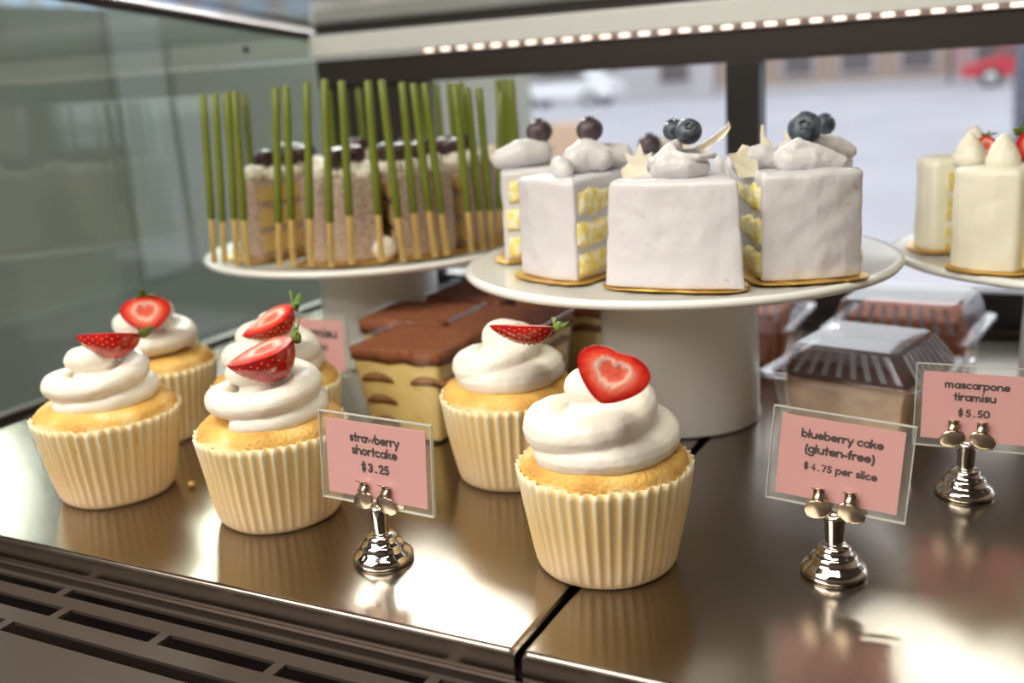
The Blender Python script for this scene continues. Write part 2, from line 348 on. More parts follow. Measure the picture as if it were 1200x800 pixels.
# beyond the glass, left: a half-height screen
t = thing('partition_screen', 'grey green half-height screen behind the left glass', 'screen', (-1.5, 1.0, -1))
box('board', -.03, 0, -1.1, 2.1, 0, 1.36, 'partition', t); box('pale_strip', .0003, .006, .38, .50, .87, 1.36, 'partition_light', t); box('pale_panel', .0003, .004, .52, 2.08, .87, 1.30, 'plaster', t)
box('lower_panel', .0003, .010, -1.0, 2.08, .0, .86, 'counter_teal', t)

# ------------------------------------------------------------------ street
struct(box('ground', -90, 60, 3.35, 34, -1.12, -1.02, 'pavement')); struct(box('road', -90, 60, 34, 90, -1.16, -1.06, 'road'))
struct(box('kerb', -90, 60, 33.7, 33.99, -1.0199, -.93, 'kerb'))
def building(x0, x1, m, label, ws, wm='dark_window', h=9, step=2.6):
    t = thing('street_building', label, 'building', ((x0 + x1) / 2, 42, -1.06), group=None); W = (x1 - x0) / 2
    box('wall', -W, W, 0, 8, 0, h, m, t); box('cornice', -W, W, -.4, 0, h - .8, h, 'facade_white', t); box('plinth', -W, W, -.1, 0, 0, .35, 'facade_white', t)
    n = int(2 * W / step)
    for fl in range(2):
        for i in range(n):
            x = -W + (i + .5) * 2 * W / n
            fr = box('window_frame', x - ws / 2 - .1, x + ws / 2 + .1, -.12, -.001, .6 + fl * 4, 3.3 + fl * 4, 'facade_white', t)
            box('glazing', x - ws / 2, x + ws / 2, -.16, -.121, .7 + fl * 4, 3.2 + fl * 4, wm, fr)
building(-62, -31, 'facade_white', 'white building with windows painted with pale blue sky reflection across the street', 1.5, 'sky_reflection_glass')
building(-30.9, -22, 'facade_pink', 'pinkish building across the street behind the white car', 1.6)
building(-21.9, -12, 'facade_white', 'pale building across the street left of the black post', 1.2)
building(-11.9, -3.2, 'facade_beige', 'beige building with dark windows seen right of the black post', 1.1, step=2.0)
building(-3.1, 14, 'facade_pink', 'pinkish building behind the red cars', 1.3)
def car(x, y, m, label, L=4.3, group=None):
    t = thing('car', label, 'car', (x, y, -1.06), group=group)
    prof = [(-L / 2, .35), (-L / 2 + .05, .75), (-L / 2 + .9, .95), (-L / 2 + 1.5, 1.42), (L / 2 - 1.1, 1.45), (L / 2 - .35, 1.0), (L / 2, .8), (L / 2, .35)]
    N = len(prof); v = [(a, -.85, b) for a, b in prof] + [(a, .85, b) for a, b in prof]
    f = [tuple(range(N)), tuple(range(N, 2 * N))[::-1]] + [(i, i + N, (i + 1) % N + N, (i + 1) % N) for i in range(N)]
    bo = mk('body', v, f, m, t); md = bo.modifiers.new('b', 'BEVEL'); md.width = .08; md.segments = 3
    wv = [(-L / 2 + 1.05, .98), (-L / 2 + 1.55, 1.36), (L / 2 - 1.2, 1.38), (L / 2 - .75, 1.0)]
    v = [(a, -.875, b) for a, b in wv] + [(a, -.851, b) for a, b in wv]
    mk('side_window', v, [(0, 1, 2, 3), (7, 6, 5, 4), (0, 4, 5, 1), (1, 5, 6, 2), (2, 6, 7, 3), (3, 7, 4, 0)], 'dark_window', t)
    for sx_ in (-1.25, 1.3):
        for sy in (-.8, .8):
            wv_, wf_ = lathe_vf([(.2, -.1), (.32, -.1), (.33, .0), (.32, .1), (.2, .1)], 20)
            w_ = mk('wheel', [(sx_ + a, sy + c, .33 + b) for a, b, c in wv_], wf_, 'tyre', t, True)
            hv, hf = lathe_vf([(.17, -.12), (.2, -.1), (.2, .1), (.17, .16)], 16); mk('hub', [(sx_ + a, sy + c, .33 + b) for a, b, c in hv], hf, 'hub', w_, True)
car(-.35, 38.2, 'red_paint', 'red car parked at the far side, left of the other red car')
car(4.4, 38.0, 'red_paint', 'red car at the right end of the far row')
car(-16.2, 36.5, 'white_paint', 'white car seen through the left window')
t = thing('wooden_planter', 'long reddish brown wooden planter beyond the left window', 'planter', (-7.1, 11.9, -1.02))
for i, (a, b, mm) in enumerate([(-2.4, -1.6, 'bench_wood'), (-1.58, -.8, 'bench_wood'), (-.78, .1, 'tan_wood'), (.12, 1.0, 'tan_wood'), (1.02, 2.0, 'tan_wood')]):
    box('board', a, b, 0, .5, .0, .62, mm, t)
t = thing('dark_figure_standin', 'dark navy rounded stand-in for an unclear dark figure outside at the right edge', 'dark figure', (.018, 3.5, -1.02))  # post shape added in place of an indistinct dark figure
lathe('shaft', [(.12, 0), (.12, .03), (.095, .06), (.095, .90), (.10, 1.0), (.105, 1.15), (.095, 1.3), (.05, 1.37), (.02, 1.38)], 'navy', t); lathe('foot', [(.13, 0), (.13, .02), (.12, .028)], 'black', t)

# ================================================================== cake stands
def stand(x, y, z, R, label, rt=.0445, rb=.047):
    t = thing('cake_stand', label, 'cake stand', (x, y, 0), group=None)
    T = .0052
    lathe('pedestal', [(rb - .004, 0.0002), (rb, .0008), (rb, .002), (rb - .0008, .006), (rt + .0005, z - T - .008), (rt, z - T - .0002), (rt - .003, z - T - .0001)], 'porcelain', t, 96)
    lathe('plate', [(rt + .004, z - T), (R - .008, z - T), (R - .0015, z - T + .0006), (R - .0002, z - T * .55), (R - .0004, z - .0010), (R - .002, z - .0001), (R - .005, z - .0003), (R - .008, z - .0008), (R * .5, z - .0008), (.004, z - .0008)], 'porcelain', t, 128)
    return t
MZ, LZ, RZ = .0953, .088, .085
stand(-.183, .5611, MZ, .1228, 'middle white cake stand carrying the blueberry cake slices')
stand(-.44, .63, LZ, .1245, 'left white cake stand carrying cakes fenced by green sticks', .043, .046)
stand(.0415, .681, RZ, .1225, 'white cake stand at the right edge with cream layer cake')

# ================================================================== cupcakes
def liner(t, rb, rr, h, seed):
    rnd = random.Random(seed); NP = 44; n = NP * 6; v = []; f = []; k = []
    ph = [rnd.uniform(-.25, .25) for _ in range(NP + 1)]; am = [rnd.uniform(.7, 1.25) for _ in range(NP + 1)]; tops = [rnd.uniform(-.0006, .0006) for _ in range(NP + 1)]
    levels = [(.0, .86, 0), (.0, .95, 0), (.03, .985, .1), (.08, 1.0, .35), (.2, 1, .6), (.35, 1, .7), (.5, 1, .8), (.65, 1, .9), (.8, 1, 1), (.92, 1, 1.05), (1.0, 1, 1.1)]
    for t_, sc, a_ in levels:
        r0 = (rb + (rr - rb) * (t_ ** .9 if t_ > 0 else 0)) * sc
        for i in range(n):
            th = 2 * PI * i / n; p = i // 6; u = (i % 6) / 6
            wv = math.cos(2 * PI * (u + ph[p] * math.sin(PI * u) * .4)); wv = 2 * ((wv + 1) / 2) ** 2.4 - 1
            amp = .00085 * a_ * am[p]
            r = r0 + amp * wv + .0006 * noise.noise(Vector((math.cos(th) * 2, math.sin(th) * 2, t_ * 2 + seed)))
            z = .0003 + h * t_ + (tops[p] * t_ * t_ if t_ > .7 else 0)
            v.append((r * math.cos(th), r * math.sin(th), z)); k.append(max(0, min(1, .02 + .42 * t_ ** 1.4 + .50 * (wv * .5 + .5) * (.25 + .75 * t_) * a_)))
    L = len(levels)
    for j in range(L - 1):
        for i in range(n): f.append((j * n + i, j * n + (i + 1) % n, (j + 1) * n + (i + 1) % n, (j + 1) * n + i))
    f.append(tuple(range(n))[::-1])
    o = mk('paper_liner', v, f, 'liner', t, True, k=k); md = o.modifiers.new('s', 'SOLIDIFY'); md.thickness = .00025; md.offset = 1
def cake_dome(t, rr, h, seed, dome=.0075, bulge=0):
    prof = [(rr * .93, h - .012), (rr * .955, h - .004), (rr * .965 + bulge, h + .0005), (rr * .95 + bulge, h + .0025), (rr * .90, h + .0045), (rr * .8, h + .006), (rr * .65, h + .007), (rr * .45, h + dome), (rr * .2, h + dome + .0006), (.001, h + dome + .0008)]
    n = 120; v = []; f = []; k = []
    for j, (r, z) in enumerate(prof):
        for i in range(n):
            a = 2 * PI * i / n; p = Vector((r * math.cos(a), r * math.sin(a), z))
            q = noise.noise(p * 70 + Vector((seed * 5, 0, 0))); q2 = noise.noise(p * 350 + Vector((seed, 9, 0)))
            rad = Vector((math.cos(a), math.sin(a), 1)).normalized(); p = p + rad * (.0010 * q + .00045 * q2) * (1 if j > 1 else 0)
            v.append(p); k.append(max(0, min(1, (.55 if 3 <= j <= 6 else .28) + .5 * q)))
    for j in range(len(prof) - 1):
        for i in range(n): f.append((j * n + i, j * n + (i + 1) % n, (j + 1) * n + (i + 1) % n, (j + 1) * n + i))
    f.append(tuple((len(prof) - 1) * n + i for i in range(n)))
    mk('cake', v, f, 'cake_top', t, True, k=k)
def swirl(t, z0, keys, start, turns, ell=1.0, elldir=0, flip=1, seed=0, core=.014, extra=()):
    """keys: list of (u, R, z, rope radius) along the spiral"""
    pts = []; rad = []; N = int(turns * 40)
    for i in range(N + 1):
        u = i / N
        for a, b in zip(keys, keys[1:]):
            if a[0] <= u <= b[0]:
                s = (u - a[0]) / (b[0] - a[0]); s = s * s * (3 - 2 * s)
                R, z, r = (a[q] + (b[q] - a[q]) * s for q in (1, 2, 3)); break
        th = start + flip * 2 * PI * turns * u
        x, y = R * math.cos(th), R * math.sin(th) 
        x2 = x * math.cos(elldir) + y * math.sin(elldir); y2 = -x * math.sin(elldir) + y * math.cos(elldir); x2 *= ell
        x, y = x2 * math.cos(elldir) - y2 * math.sin(elldir), x2 * math.sin(elldir) + y2 * math.cos(elldir)
        pts.append(Vector((x, y, z0 + z))); rad.append(r * (1 + .05 * noise.noise(Vector((u * 9, seed, 0)))))
    parts = [tube_vf(pts, rad, 14, .88)]
    parts.append(sph_vf(pts[0], rad[0] * .97, (1, 1, .88))); parts.append(sph_vf(pts[-1], rad[-1] * .98, (1, 1, .9)))
    parts.append(lathe_vf([(core * 1.25, z0 - .003), (core * 1.2, z0 + .006), (core * .7, z0 + keys[-1][2] * .8)], 24))
    for c, r, sc in extra: parts.append(sph_vf((c[0], c[1], z0 + c[2]), r, sc))
    blob('cream_swirl', parts, 'cream', t, .0007, 4, .0008, 50, seed)
CUP = []
def cupcake(x, y, label, seed, rr=.0358, rb=.0286, h=.0445, **kw):
    t = thing('cupcake', label, 'cupcake', (x, y, 0.0002), group='vanilla cupcakes in white paper cases')
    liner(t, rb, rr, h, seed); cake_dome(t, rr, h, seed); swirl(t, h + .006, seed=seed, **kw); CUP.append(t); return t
A_ = .468  # camera yaw: screen-left direction is angle PI+A_
cupcake(-.1535, .3682, 'front cupcake, nearest to the viewer, with heart-shaped strawberry cut face', 1, start=PI + A_ + .5, turns=2.35, flip=1,
        keys=[(0, .0235, .0025, .0082), (.42, .0235, .0105, .0092), (.62, .0135, .0200, .0090), (.8, .0070, .0260, .0085), (1, .001, .0285, .0075)], core=.016)
cupcake(-.3229, .3616, 'cupcake left of the strawberry shortcake price card', 2, start=A_ - 1.9, turns=2.6, ell=1.0,
        keys=[(0, .0225, .002, .0064), (.38, .0225, .0105, .0070), (.58, .0185, .0170, .0068), (.78, .0085, .0235, .0068), (1, .001, .0265, .0062)])
cupcake(-.4274, .3554, 'leftmost cupcake, flat-topped strawberry half on its cream', 3, rr=.0365, rb=.0283, start=A_ - 2.3, turns=2.6,
        keys=[(0, .0210, .002, .0066), (.40, .0220, .0110, .0070), (.60, .0165, .0180, .0070), (.8, .0065, .0235, .0078), (1, .001, .0255, .0074)])
cupcake(-.2352, .4441, 'cupcake behind the front one, right of the strawberry shortcake price card', 4, start=A_ - 2.7, turns=2.2,
        keys=[(0, .0190, .005, .0092), (.45, .0190, .0085, .0098), (.62, .0080, .020, .0095), (.8, .004, .0225, .0098), (1, .001, .0235, .0095)], core=.017)
cupcake(-.4747, .4359, 'rear left cupcake behind the leftmost one', 5, start=A_ + .3, turns=2.5,
        keys=[(0, .0205, .003, .0070), (.38, .0205, .0105, .0076), (.6, .0140, .0195, .0076), (.8, .0075, .0255, .0076), (1, .001, .0295, .0070)])
cupcake(-.3701, .4230, 'cupcake half hidden behind the one by the strawberry shortcake card', 6, rr=.0350, start=A_ - .6, turns=2.4,
        keys=[(0, .0185, .005, .0095), (.42, .0180, .011, .0100), (.62, .011, .0195, .0095), (.8, .005, .0245, .0085), (1, .001, .0270, .0070)])

# ------------------------------------------------------------------ strawberries
def sv(a): return (RIGHT * a[0] + UP * a[1] + BACK * a[2])
def strawberry(c, axis, nrm, L, W, T, label, leaves=0, seed=0, mid=.36, tipw=.0):
    """half berry: local x stem->tip, z normal of the cut face; c = world centre"""
    X = sv(axis).normalized(); Z = sv(nrm); Z = (Z - X * Z.dot(X)).normalized(); Y = Z.cross(X)
    t = thing('strawberry_half', label, 'strawberry', c, group='halved strawberries on cupcakes')
    t.rotation_mode = 'QUATERNION'; t.rotation_quaternion = Matrix((X, Y, Z)).transposed().to_quaternion()
    def prof(s):   # half width at s 0..1
        if s <= 0 or s >= 1: return 0
        a = math.sin(PI * min(1, s / (2 * mid)) ) if s < mid else math.cos((s - mid) / (1 - mid) * PI / 2) ** .72
        a = (math.sin(PI / 2 * min(1, s / mid))) ** .5 if s < mid else a
        return W / 2 * a
    def nt_(s, y): return (.07 * L * math.exp(-(y / (W * .16)) ** 2) * max(0, 1 - s / .4)) if not leaves else 0
    ns, na = 26, 20; v = []; f = []
    ss = [(i / ns) for i in range(ns + 1)]
    ss = [.5 - .5 * math.cos(PI * s) for s in ss]
    rng = random.Random(seed)
    for s in ss:
        r = prof(s)
        notch = 0
        for j in range(na + 1):
            a = PI * j / na; x = (s - .5) * L
            p = Vector((x, r * math.cos(a), -r * math.sin(a) * T * 2 / W)); p.x += nt_(s, p.y)
            p += Vector((0, math.cos(a), -math.sin(a))) * .0004 * noise.noise(p * 160 + Vector((seed, 0, 0))) * (1 if r > 0 else 0)
            v.append(p)
    m_ = na + 1
    for i in range(ns):
        for j in range(na): f.append((i * m_ + j, i * m_ + j + 1, (i + 1) * m_ + j + 1, (i + 1) * m_ + j))
    sk = mk('skin', v, f, 'berry_skin', t, True)
    # face
    v = []; f = []; k = []; nw = 24
    for s in ss:
        r = prof(s)
        for j in range(nw + 1):
            q = -1 + 2 * j / nw; rad = max(abs(q), abs(s - .44) / .56 if s > .44 else 0, (abs(s - .44) / .44) ** 2.5 * .85)
            rad = (abs(q) ** 2.5 + (max(0, (s - .40) / .60) if s > .4 else (.4 - s) / .42) ** 2.5) ** (1 / 2.5)
            rad = max(rad if rad > .62 else 0, min(1, .62 * math.sqrt(((abs(q) - .26 * max(0, 1 - s * 1.15)) / .52) ** 2 + ((s - .42) / .40) ** 2)) if rad <= .62 else rad)
            z = .0007 * max(0, 1 - rad ** 4) - .0012 * math.exp(-((rad - .15) / .14) ** 2) * .6
            v.append(((s - .5) * L + nt_(s, q * r), q * r, z)); k.append(min(1, rad + .03 * math.sin(q * 23 + s * 9)))
    m_ = nw + 1
    for i in range(ns):
        for j in range(nw): f.append((i * m_ + j, (i + 1) * m_ + j, (i + 1) * m_ + j + 1, i * m_ + j + 1))
    mk('cut_face', v, f, 'berry_face', t, True, k=k, label='pale-hearted red cut face')
    # seeds in small dimples
    parts = []
    for i in range(1, 12):
        s = .06 + i * .078; r = prof(s); cnt = max(2, int(PI * r / .0030))
        for j in range(cnt):
            a = PI * (j + .5 + (.5 if i % 2 else 0) * .8) / (cnt + .3)
            if a > PI * .97: continue
            p = Vector(((s - .5) * L, r * 1.005 * math.cos(a), -r * 1.005 * math.sin(a) * T * 2 / W)); parts.append(sph_vf(p * .985, .00046, (1.4, .7, .8), 6, 4))
    a_, b_ = joined(parts); mk('seeds', a_, b_, 'seed', t, True, kind='stuff')
    if leaves:
        for i in range(leaves):
            a = -PI * .15 - PI * .7 * (i / max(1, leaves - 1)); ln = L * rng.uniform(.26, .40); wd = ln * .26; bend = rng.uniform(.2, 1.1)
            d = Vector((-.55 + .35 * rng.uniform(-1, 1), math.cos(a), math.sin(a) * .3 + .5)).normalized(); sd = d.cross(Vector((1, .2, .1))).normalized(); up_ = sd.cross(d)
            v = []; f = []; base = Vector((-L * .48, 0, -.0008))
            for q in range(7):
                u = q / 6; wq = wd * math.sin(PI * min(1, u * .85 + .15)) if u < 1 else 0.0; p = base + d * ln * u + up_ * ln * bend * .4 * u * u
                for e in (-1, 0, 1): v.append(p + sd * wq * e + up_ * (.0006 if e == 0 else 0)); 
            for q in range(6):
                for e in range(2): f.append((q * 3 + e, q * 3 + e + 1, q * 3 + e + 4, q * 3 + e + 3))
            l = mk('leaf', v, f, 'leaf', t, True); md = l.modifiers.new('s', 'SOLIDIFY'); md.thickness = .0003
    return t
def on(px, py, D):   # point on the view ray of the photo at depth D (metres along the axis)
    return Vector((0, 0, .2)) + RIGHT * ((px - 600) / 1200 * D) + UP * (-(py - 400) / 1200 * D) - BACK * D
strawberry(on(716, 441, .372), (-.34, -1, -.25), (0.0, .30, 1), .0215, .0275, .0105, 'strawberry half on the front cupcake, pale heart facing the viewer', 0, 1, mid=.33)
strawberry(on(304, 412, .470), (-.90, -.40, .20), (-.38, .84, .40), .0320, .0245, .0165, 'strawberry half left of the strawberry shortcake card, seedy side to the viewer', 4, 2)
strawberry(on(126, 392, .520), (-1, -.03, 0), (-.03, 1, -.03), .0325, .0240, .0120, 'dark strawberry half lying flat side up on the leftmost cupcake', 2, 3)
strawberry(on(611, 382, .475), (-1, 0.03, 0), (.02, 1, .02), .0300, .0215, .0085, 'bright strawberry half lying flat side up on the cupcake behind the front one', 3, 4)
strawberry(on(171, 368, .590), (.10, -1, -.15), (.12, .28, 1), .0215, .0285, .0100, 'strawberry half on the rear left cupcake, leaning with its cut face forward', 3, 5)
strawberry(on(313, 376, .530), (-.85, -.52, .1), (-.42, .72, .55), .0300, .0205, .0115, 'blurred strawberry half with a tall leaf tuft behind the seedy one', 5, 6)
# crumb beside the leftmost cupcake
v, f = sph_vf((0, 0, .0016), .0018, (1.2, 1, .8), 8, 6); v = [Vector(p) * (1 + .2 * noise.noise(Vector(p) * 900)) for p in v]
setp(mk('cake_crumb', v, f, 'crumb', None, True, loc=(-.3905, .3705, .0002)), 'small cake crumb at the foot of the leftmost cupcake', 'crumb')

# ================================================================== blueberry cake slices
def to_local(o, pts): return [(p[0] - o.x, p[1] - o.y) for p in pts]
E1 = Vector((.8929, .4502, 0)); E2 = Vector((-.4502, .8929, 0)); E3 = Vector((0, 0, 1))
def scr(c, a, b, h): return Vector(c) + E1 * a + E2 * b + E3 * h
SH = .0520
def board(t, o, pts, z, m='gold', grow=.005, seed=0, name='gold_board'):
    pts = densify(round_poly(to_local(o, pts), .008), .0025); N = len(pts); op = offset_poly(pts, -grow)
    v = []; f = []
    for i, p in enumerate(op):
        q = offset_poly(pts, -grow - .0022 * abs(math.sin(i * .42 + seed)))[i]; v.append((q[0], q[1], .0003 + .0005 * abs(math.sin(i * .42 + seed))))
    v2 = [(a, b, c + .0006) for a, b, c in v]; V = v + v2
    f = [tuple(range(N))[::-1], tuple(range(N, 2 * N))] + [(i, (i + 1) % N, (i + 1) % N + N, i + N) for i in range(N)]
    A = sum(pts[i][0] * pts[(i + 1) % N][1] - pts[(i + 1) % N][0] * pts[i][1] for i in range(N))
    if A < 0: f = [q[::-1] for q in f]
    mk(name, V, f, m, t)
def shard(t, o, base, outline, thick=.0012, rot=0, holes=0):
    """jagged lace piece standing in the camera-facing plane; outline in mm (a, h)"""
    N = len(outline); v = []
    for dd in (-thick / 2, thick / 2):
        for a, h in outline:
            p = scr(base, a * .001 * math.cos(rot), dd + a * .001 * math.sin(rot) + .0006 * math.sin(h * .9), h * .001); v.append(p - o)
    f = [tuple(range(N)), tuple(range(N, 2 * N))[::-1]] + [(i, i + N, (i + 1) % N + N, (i + 1) % N) for i in range(N)]
    mk('lace_shard', v, f, 'lace', t, label='translucent jagged lace shard')
def slice_(P1, P2, ap, label, dol, seed, zt_=None, shards=(), sides=(1, 1), taper=0, bulge=.004):
    o = Vector(((P1[0] + P2[0]) / 2, (P1[1] + P2[1]) / 2, MZ + .0002)); t = thing('blueberry_cake_slice', label, 'cake slice', o, group='blueberry cake slices on the middle stand')
    m1 = ((P1[0] * .75 + P2[0] * .25), (P1[1] * .75 + P2[1] * .25)); m2 = ((P1[0] * .25 + P2[0] * .75), (P1[1] * .25 + P2[1] * .75)); mc = ((P1[0] + P2[0]) / 2, (P1[1] + P2[1]) / 2)
    out = (Vector(mc) - Vector(ap)).normalized(); b1 = Vector(m1) + out * bulge * .75; b2 = Vector(m2) + out * bulge * .75; bc = Vector(mc) + out * bulge
    d = (Vector(P2) - Vector(P1)).normalized() * .003
    arcp = [(P1[0] + (P2[0] - P1[0]) * q / 14 + out.x * bulge * math.sin(PI * q / 14) ** .8, P1[1] + (P2[1] - P1[1]) * q / 14 + out.y * bulge * math.sin(PI * q / 14) ** .8) for q in range(1, 14)]
    poly = [tuple(P1)] + arcp + [tuple(P2), (ap[0] + d.x, ap[1] + d.y), (ap[0] - d.x, ap[1] - d.y)]
    board(t, o, [P1, tuple(b1), tuple(b2), P2, ap], 0, seed=seed)
    loc = to_local(o, poly)
    oo = out
    def topf(p):
        s = -(p.x * oo.x + p.y * oo.y) ; return -.0022 * max(0, 1 - s / .018) * 0 + .0006 * noise.noise(Vector((p.x * 60, p.y * 60, seed)))
    prism('icing', loc, .0013, SH + .0013, 'icing', t, rb=.001, rt=.0032, step=.0016, namp=.0007, nf=110, seed=seed * 3.7, rc=.0035, dz=.0018, topf=topf, taper=taper)
    # sponge bands showing on the two cut sides: thin slabs proud of the icing
    for si, (Pc, on_) in enumerate(((P1, sides[0]), (P2, sides[1]))):
        if not on_: continue
        A = Vector((Pc[0] - o.x, Pc[1] - o.y)); B = Vector((ap[0] - o.x, ap[1] - o.y)); Q = (B - A); n_ = Vector((Q.y, -Q.x)).normalized()
        oth = Vector(((P2 if si == 0 else P1)[0] - o.x, (P2 if si == 0 else P1)[1] - o.y))
        if (oth - A).dot(n_) > 0: n_ = -n_
        for (z0, z1, s0, s1) in ((.003, .0145, .03, .97), (.0185, .0305, .02, .97), (.0345, .046, .05, .97)):
            vv = []; ff = []; nx, nz = 14, 5
            for i in range(nx + 1):
                s = s0 + (s1 - s0) * i / nx
                for j in range(nz + 1):
                    z = z0 + (z1 - z0) * j / nz; e = .0034 * noise.noise(Vector((s * 7, z * 60, seed + si)))
                    p = A + Q * s; zz = z + (e if 0 < i < nx else 0)
                    nn = (.0012 if 0 < i < nx and 0 < j < nz else -.0005) + .0005 * noise.noise(Vector((s * 40, z * 900, seed)))
                    vv.append((p.x + n_.x * nn, p.y + n_.y * nn, zz))
            for i in range(nx):
                for j in range(nz):
                    a = i * (nz + 1) + j; ff.append((a, a + 1, a + nz + 2, a + nz + 1))
            ob = mk('sponge_layer', vv, ff, 'sponge', t, True); md = ob.modifiers.new('s', 'SOLIDIFY'); md.thickness = .0022; md.offset = 0
    zt0 = Vector(((P1[0] + P2[0]) / 2, (P1[1] + P2[1]) / 2, MZ + SH + .0015))
    for (cx_, cy_, pieces) in dol:
        parts = []
        for a, b, h, r, sc in pieces: 
            p = scr(zt0, a * .001 + cx_ * .001, b * .001 + cy_ * .001, h * .001) - o; parts.append(sph_vf(p, r * .001, sc, 20, 14))
        blob('cream_dollop', parts, 'meringue', t, .0006, 3, .0003, 220, seed)
    for ba, bb, bh, outl in shards: shard(t, o, scr(zt0, ba * .001, bb * .001, bh * .001 - .003), outl)
    return t
def ribbon(pts, n=10):
    """dense sphere run through (a,b,h,r) points (mm)"""
    out = []
    for p, q in zip(pts, pts[1:]):
        for i in range(n):
            u = i / n; out.append(tuple(p[k_] + (q[k_] - p[k_]) * u for k_ in range(4)) + ((1, 1, 1),))
    out.append(tuple(pts[-1]) + ((1, 1, 1),)); return out
J1 = [(-6, 0), (-7, 6), (-3, 9), (-5, 15), (0, 12), (3, 19), (5, 12), (9, 14), (6, 7), (7, 0)]
J2 = [(-3, 0), (-3, 9), (0, 14), (6, 17), (12, 20), (19, 25), (20, 27), (21, 24), (18, 20), (12, 16), (8, 12), (5, 8), (3, 0)]
J3 = [(-5, 0), (-8, 8), (-10, 12), (-6, 12), (-3, 16), (0, 15), (-1, 10), (4, 8), (5, 0)]
J4 = [(-1, 0), (-1.2, 20), (-.6, 24), (.4, 24), (.8, 18), (4, 16), (5, 12), (6, 0)]
slice_((-.1869, .4678), (-.1238, .4715), (-.168, .548), 'centre slice of blueberry cake facing forward, smooth icing front', [(7, 13, ribbon([(-10, 1, 3.5, 5), (-8, -5, 5, 6), (0, -7, 4.5, 6), (8, -4, 4, 5)]) + ribbon([(-10, 0, 7, 4.5), (-6, 1, 11.5, 4.0), (-2, 2, 14.5, 3.2)]) + ribbon([(-5, 5, 6, 7), (5, 5, 6, 6.5), (9, 4, 5, 5)]) + ribbon([(-5, -1, 14.5, 2.0), (-4, -5.5, 11.5, 1.8), (0, -9, 10, 1.7), (6, -10.5, 9.4, 1.6), (12, -8, 9.5, 1.5), (15, -3, 9.0, 1.5)]))], 1,
       shards=[(12, 24, 0, J2), (-14, 30, 0, J1)], sides=(0, 0), taper=-.11)
slice_((-.2481, .4907), (-.2075, .4726), (-.196, .549), 'slice left of the centre one with yellow sponge stripes on its right side', [(24, 17, ribbon([(-6, 0, 7, 7.5), (0, 2, 9.5, 8.5), (7, 0, 7, 7)]) + ribbon([(-12, -6, 3, 4.6), (-15, -9, 4.5, 5.6), (-13, -12, 2.5, 4.8)])), (38, 30, ribbon([(-4, 0, 7, 7), (5, 0, 7, 6.5)]))], 2, sides=(1, 1))
slice_((-.1171, .4889), (-.0742, .5132), (-.150, .560), 'slice right of the centre one with a leaning cream peak', [(2, 13, ribbon([(-12, 3, 5, 5.5), (-8, 0, 9.5, 3.6), (-6, -1, 13, 2.2)]) + ribbon([(-10, -1, 4, 6), (0, -2, 4, 5.5), (9, -2, 2.5, 3.6), (15, -2, 1, 2.2)]) + ribbon([(-7, -1, 12.5, 2.2), (3, -2, 8.5, 3), (15, -3, 3, 2.4)])), (-17, 27, ribbon([(-10, 0, 3, 6.5), (-2, 0, 6, 6), (7, 0, 3, 5)]))], 3,
       shards=[(-27, 16, 0, J3), (-17, 30, 0, J4)])
slice_((-.2850, .5640), (-.2740, .5230), (-.207, .561), 'far left slice of blueberry cake, partly behind its neighbour', [(8, -4, ribbon([(-12, 0, 5, 6), (0, 0, 8, 8), (10, 4, 8, 8)]))], 4, shards=[(20, 8, 0, J1)])
slice_((-.0930, .5520), (-.0930, .5860), (-.158, .574), 'slice at the right rear of the middle stand', [(-8, -8, ribbon([(-8, 0, 7, 6), (0, 0, 7, 5.5), (8, 0, 3.5, 4)]))], 5)
slice_((-.1060, .6250), (-.1480, .6480), (-.166, .580), 'slice at the rear of the middle stand behind the right one', [(-4, -18, ribbon([(-5, 0, 4, 6.5), (5, 0, 4, 6.5)]))], 6, shards=[(-12, -14, 0, J1)])
slice_((-.2110, .6520), (-.2560, .6280), (-.199, .580), 'slice at the rear of the middle stand behind the left one', [(8, -20, ribbon([(-5, 0, 4, 6), (5, 0, 4, 6)]))], 7, shards=[(24, -20, 0, J1)])
def blueberry(c, r, label, m='blueberry', tilt=(0, 0)):
    t = thing('blueberry', label, 'blueberry', c, group='blueberries on the cake slices'); t.rotation_euler = (tilt[0], tilt[1], 0)
    prof = []
    for i in range(15):
        a = PI * i / 14; rr, z = r * math.sin(a), -r * math.cos(a) * .9
        if i == 14: rr = r * .04; z = r * .74
        if i == 13: rr = r * .20; z = r * .78
        prof.append((max(rr, r * .02), z))
    lathe('berry', prof, m, t, 28)
    v = []; f = []
    for i in range(10):
        a = 2 * PI * i / 10; q = r * (.40 if i % 2 else .27); v += [(r * .2 * math.cos(a), r * .2 * math.sin(a), r * .78), (q * math.cos(a), q * math.sin(a), r * (.95 if i % 2 else .86))]
    for i in range(10): j = (i + 1) % 10; f.append((2 * i, 2 * j, 2 * j + 1, 2 * i + 1))
    o = mk('crown', v, f, m, t, True); md = o.modifiers.new('s', 'SOLIDIFY'); md.thickness = r * .06
blueberry(on(790, 152, .500), .0056, 'left blueberry of the touching pair on the centre slice', tilt=(.3, -.3))
blueberry(on(807, 154, .490), .0064, 'right blueberry of the touching pair on the centre slice', tilt=(.9, .4))
blueberry(on(691, 152, .545), .0072, 'purple blueberry on the slice left of the centre one', 'purple_berry', (.3, .1))
blueberry(on(632, 154, .600), .0078, 'purple blueberry on the far left slice', 'purple_berry', (.2, .1))
blueberry(on(943, 150, .520), .0086, 'large blueberry on the slice right of the centre one', tilt=(1.2, .3))
blueberry(on(965, 146, .555), .0064, 'small blueberry just behind the large one', tilt=(.2, .3))
blueberry(on(761, 169, .640), .0072, 'dim blueberry at the rear, left of the touching pair', 'purple_berry')

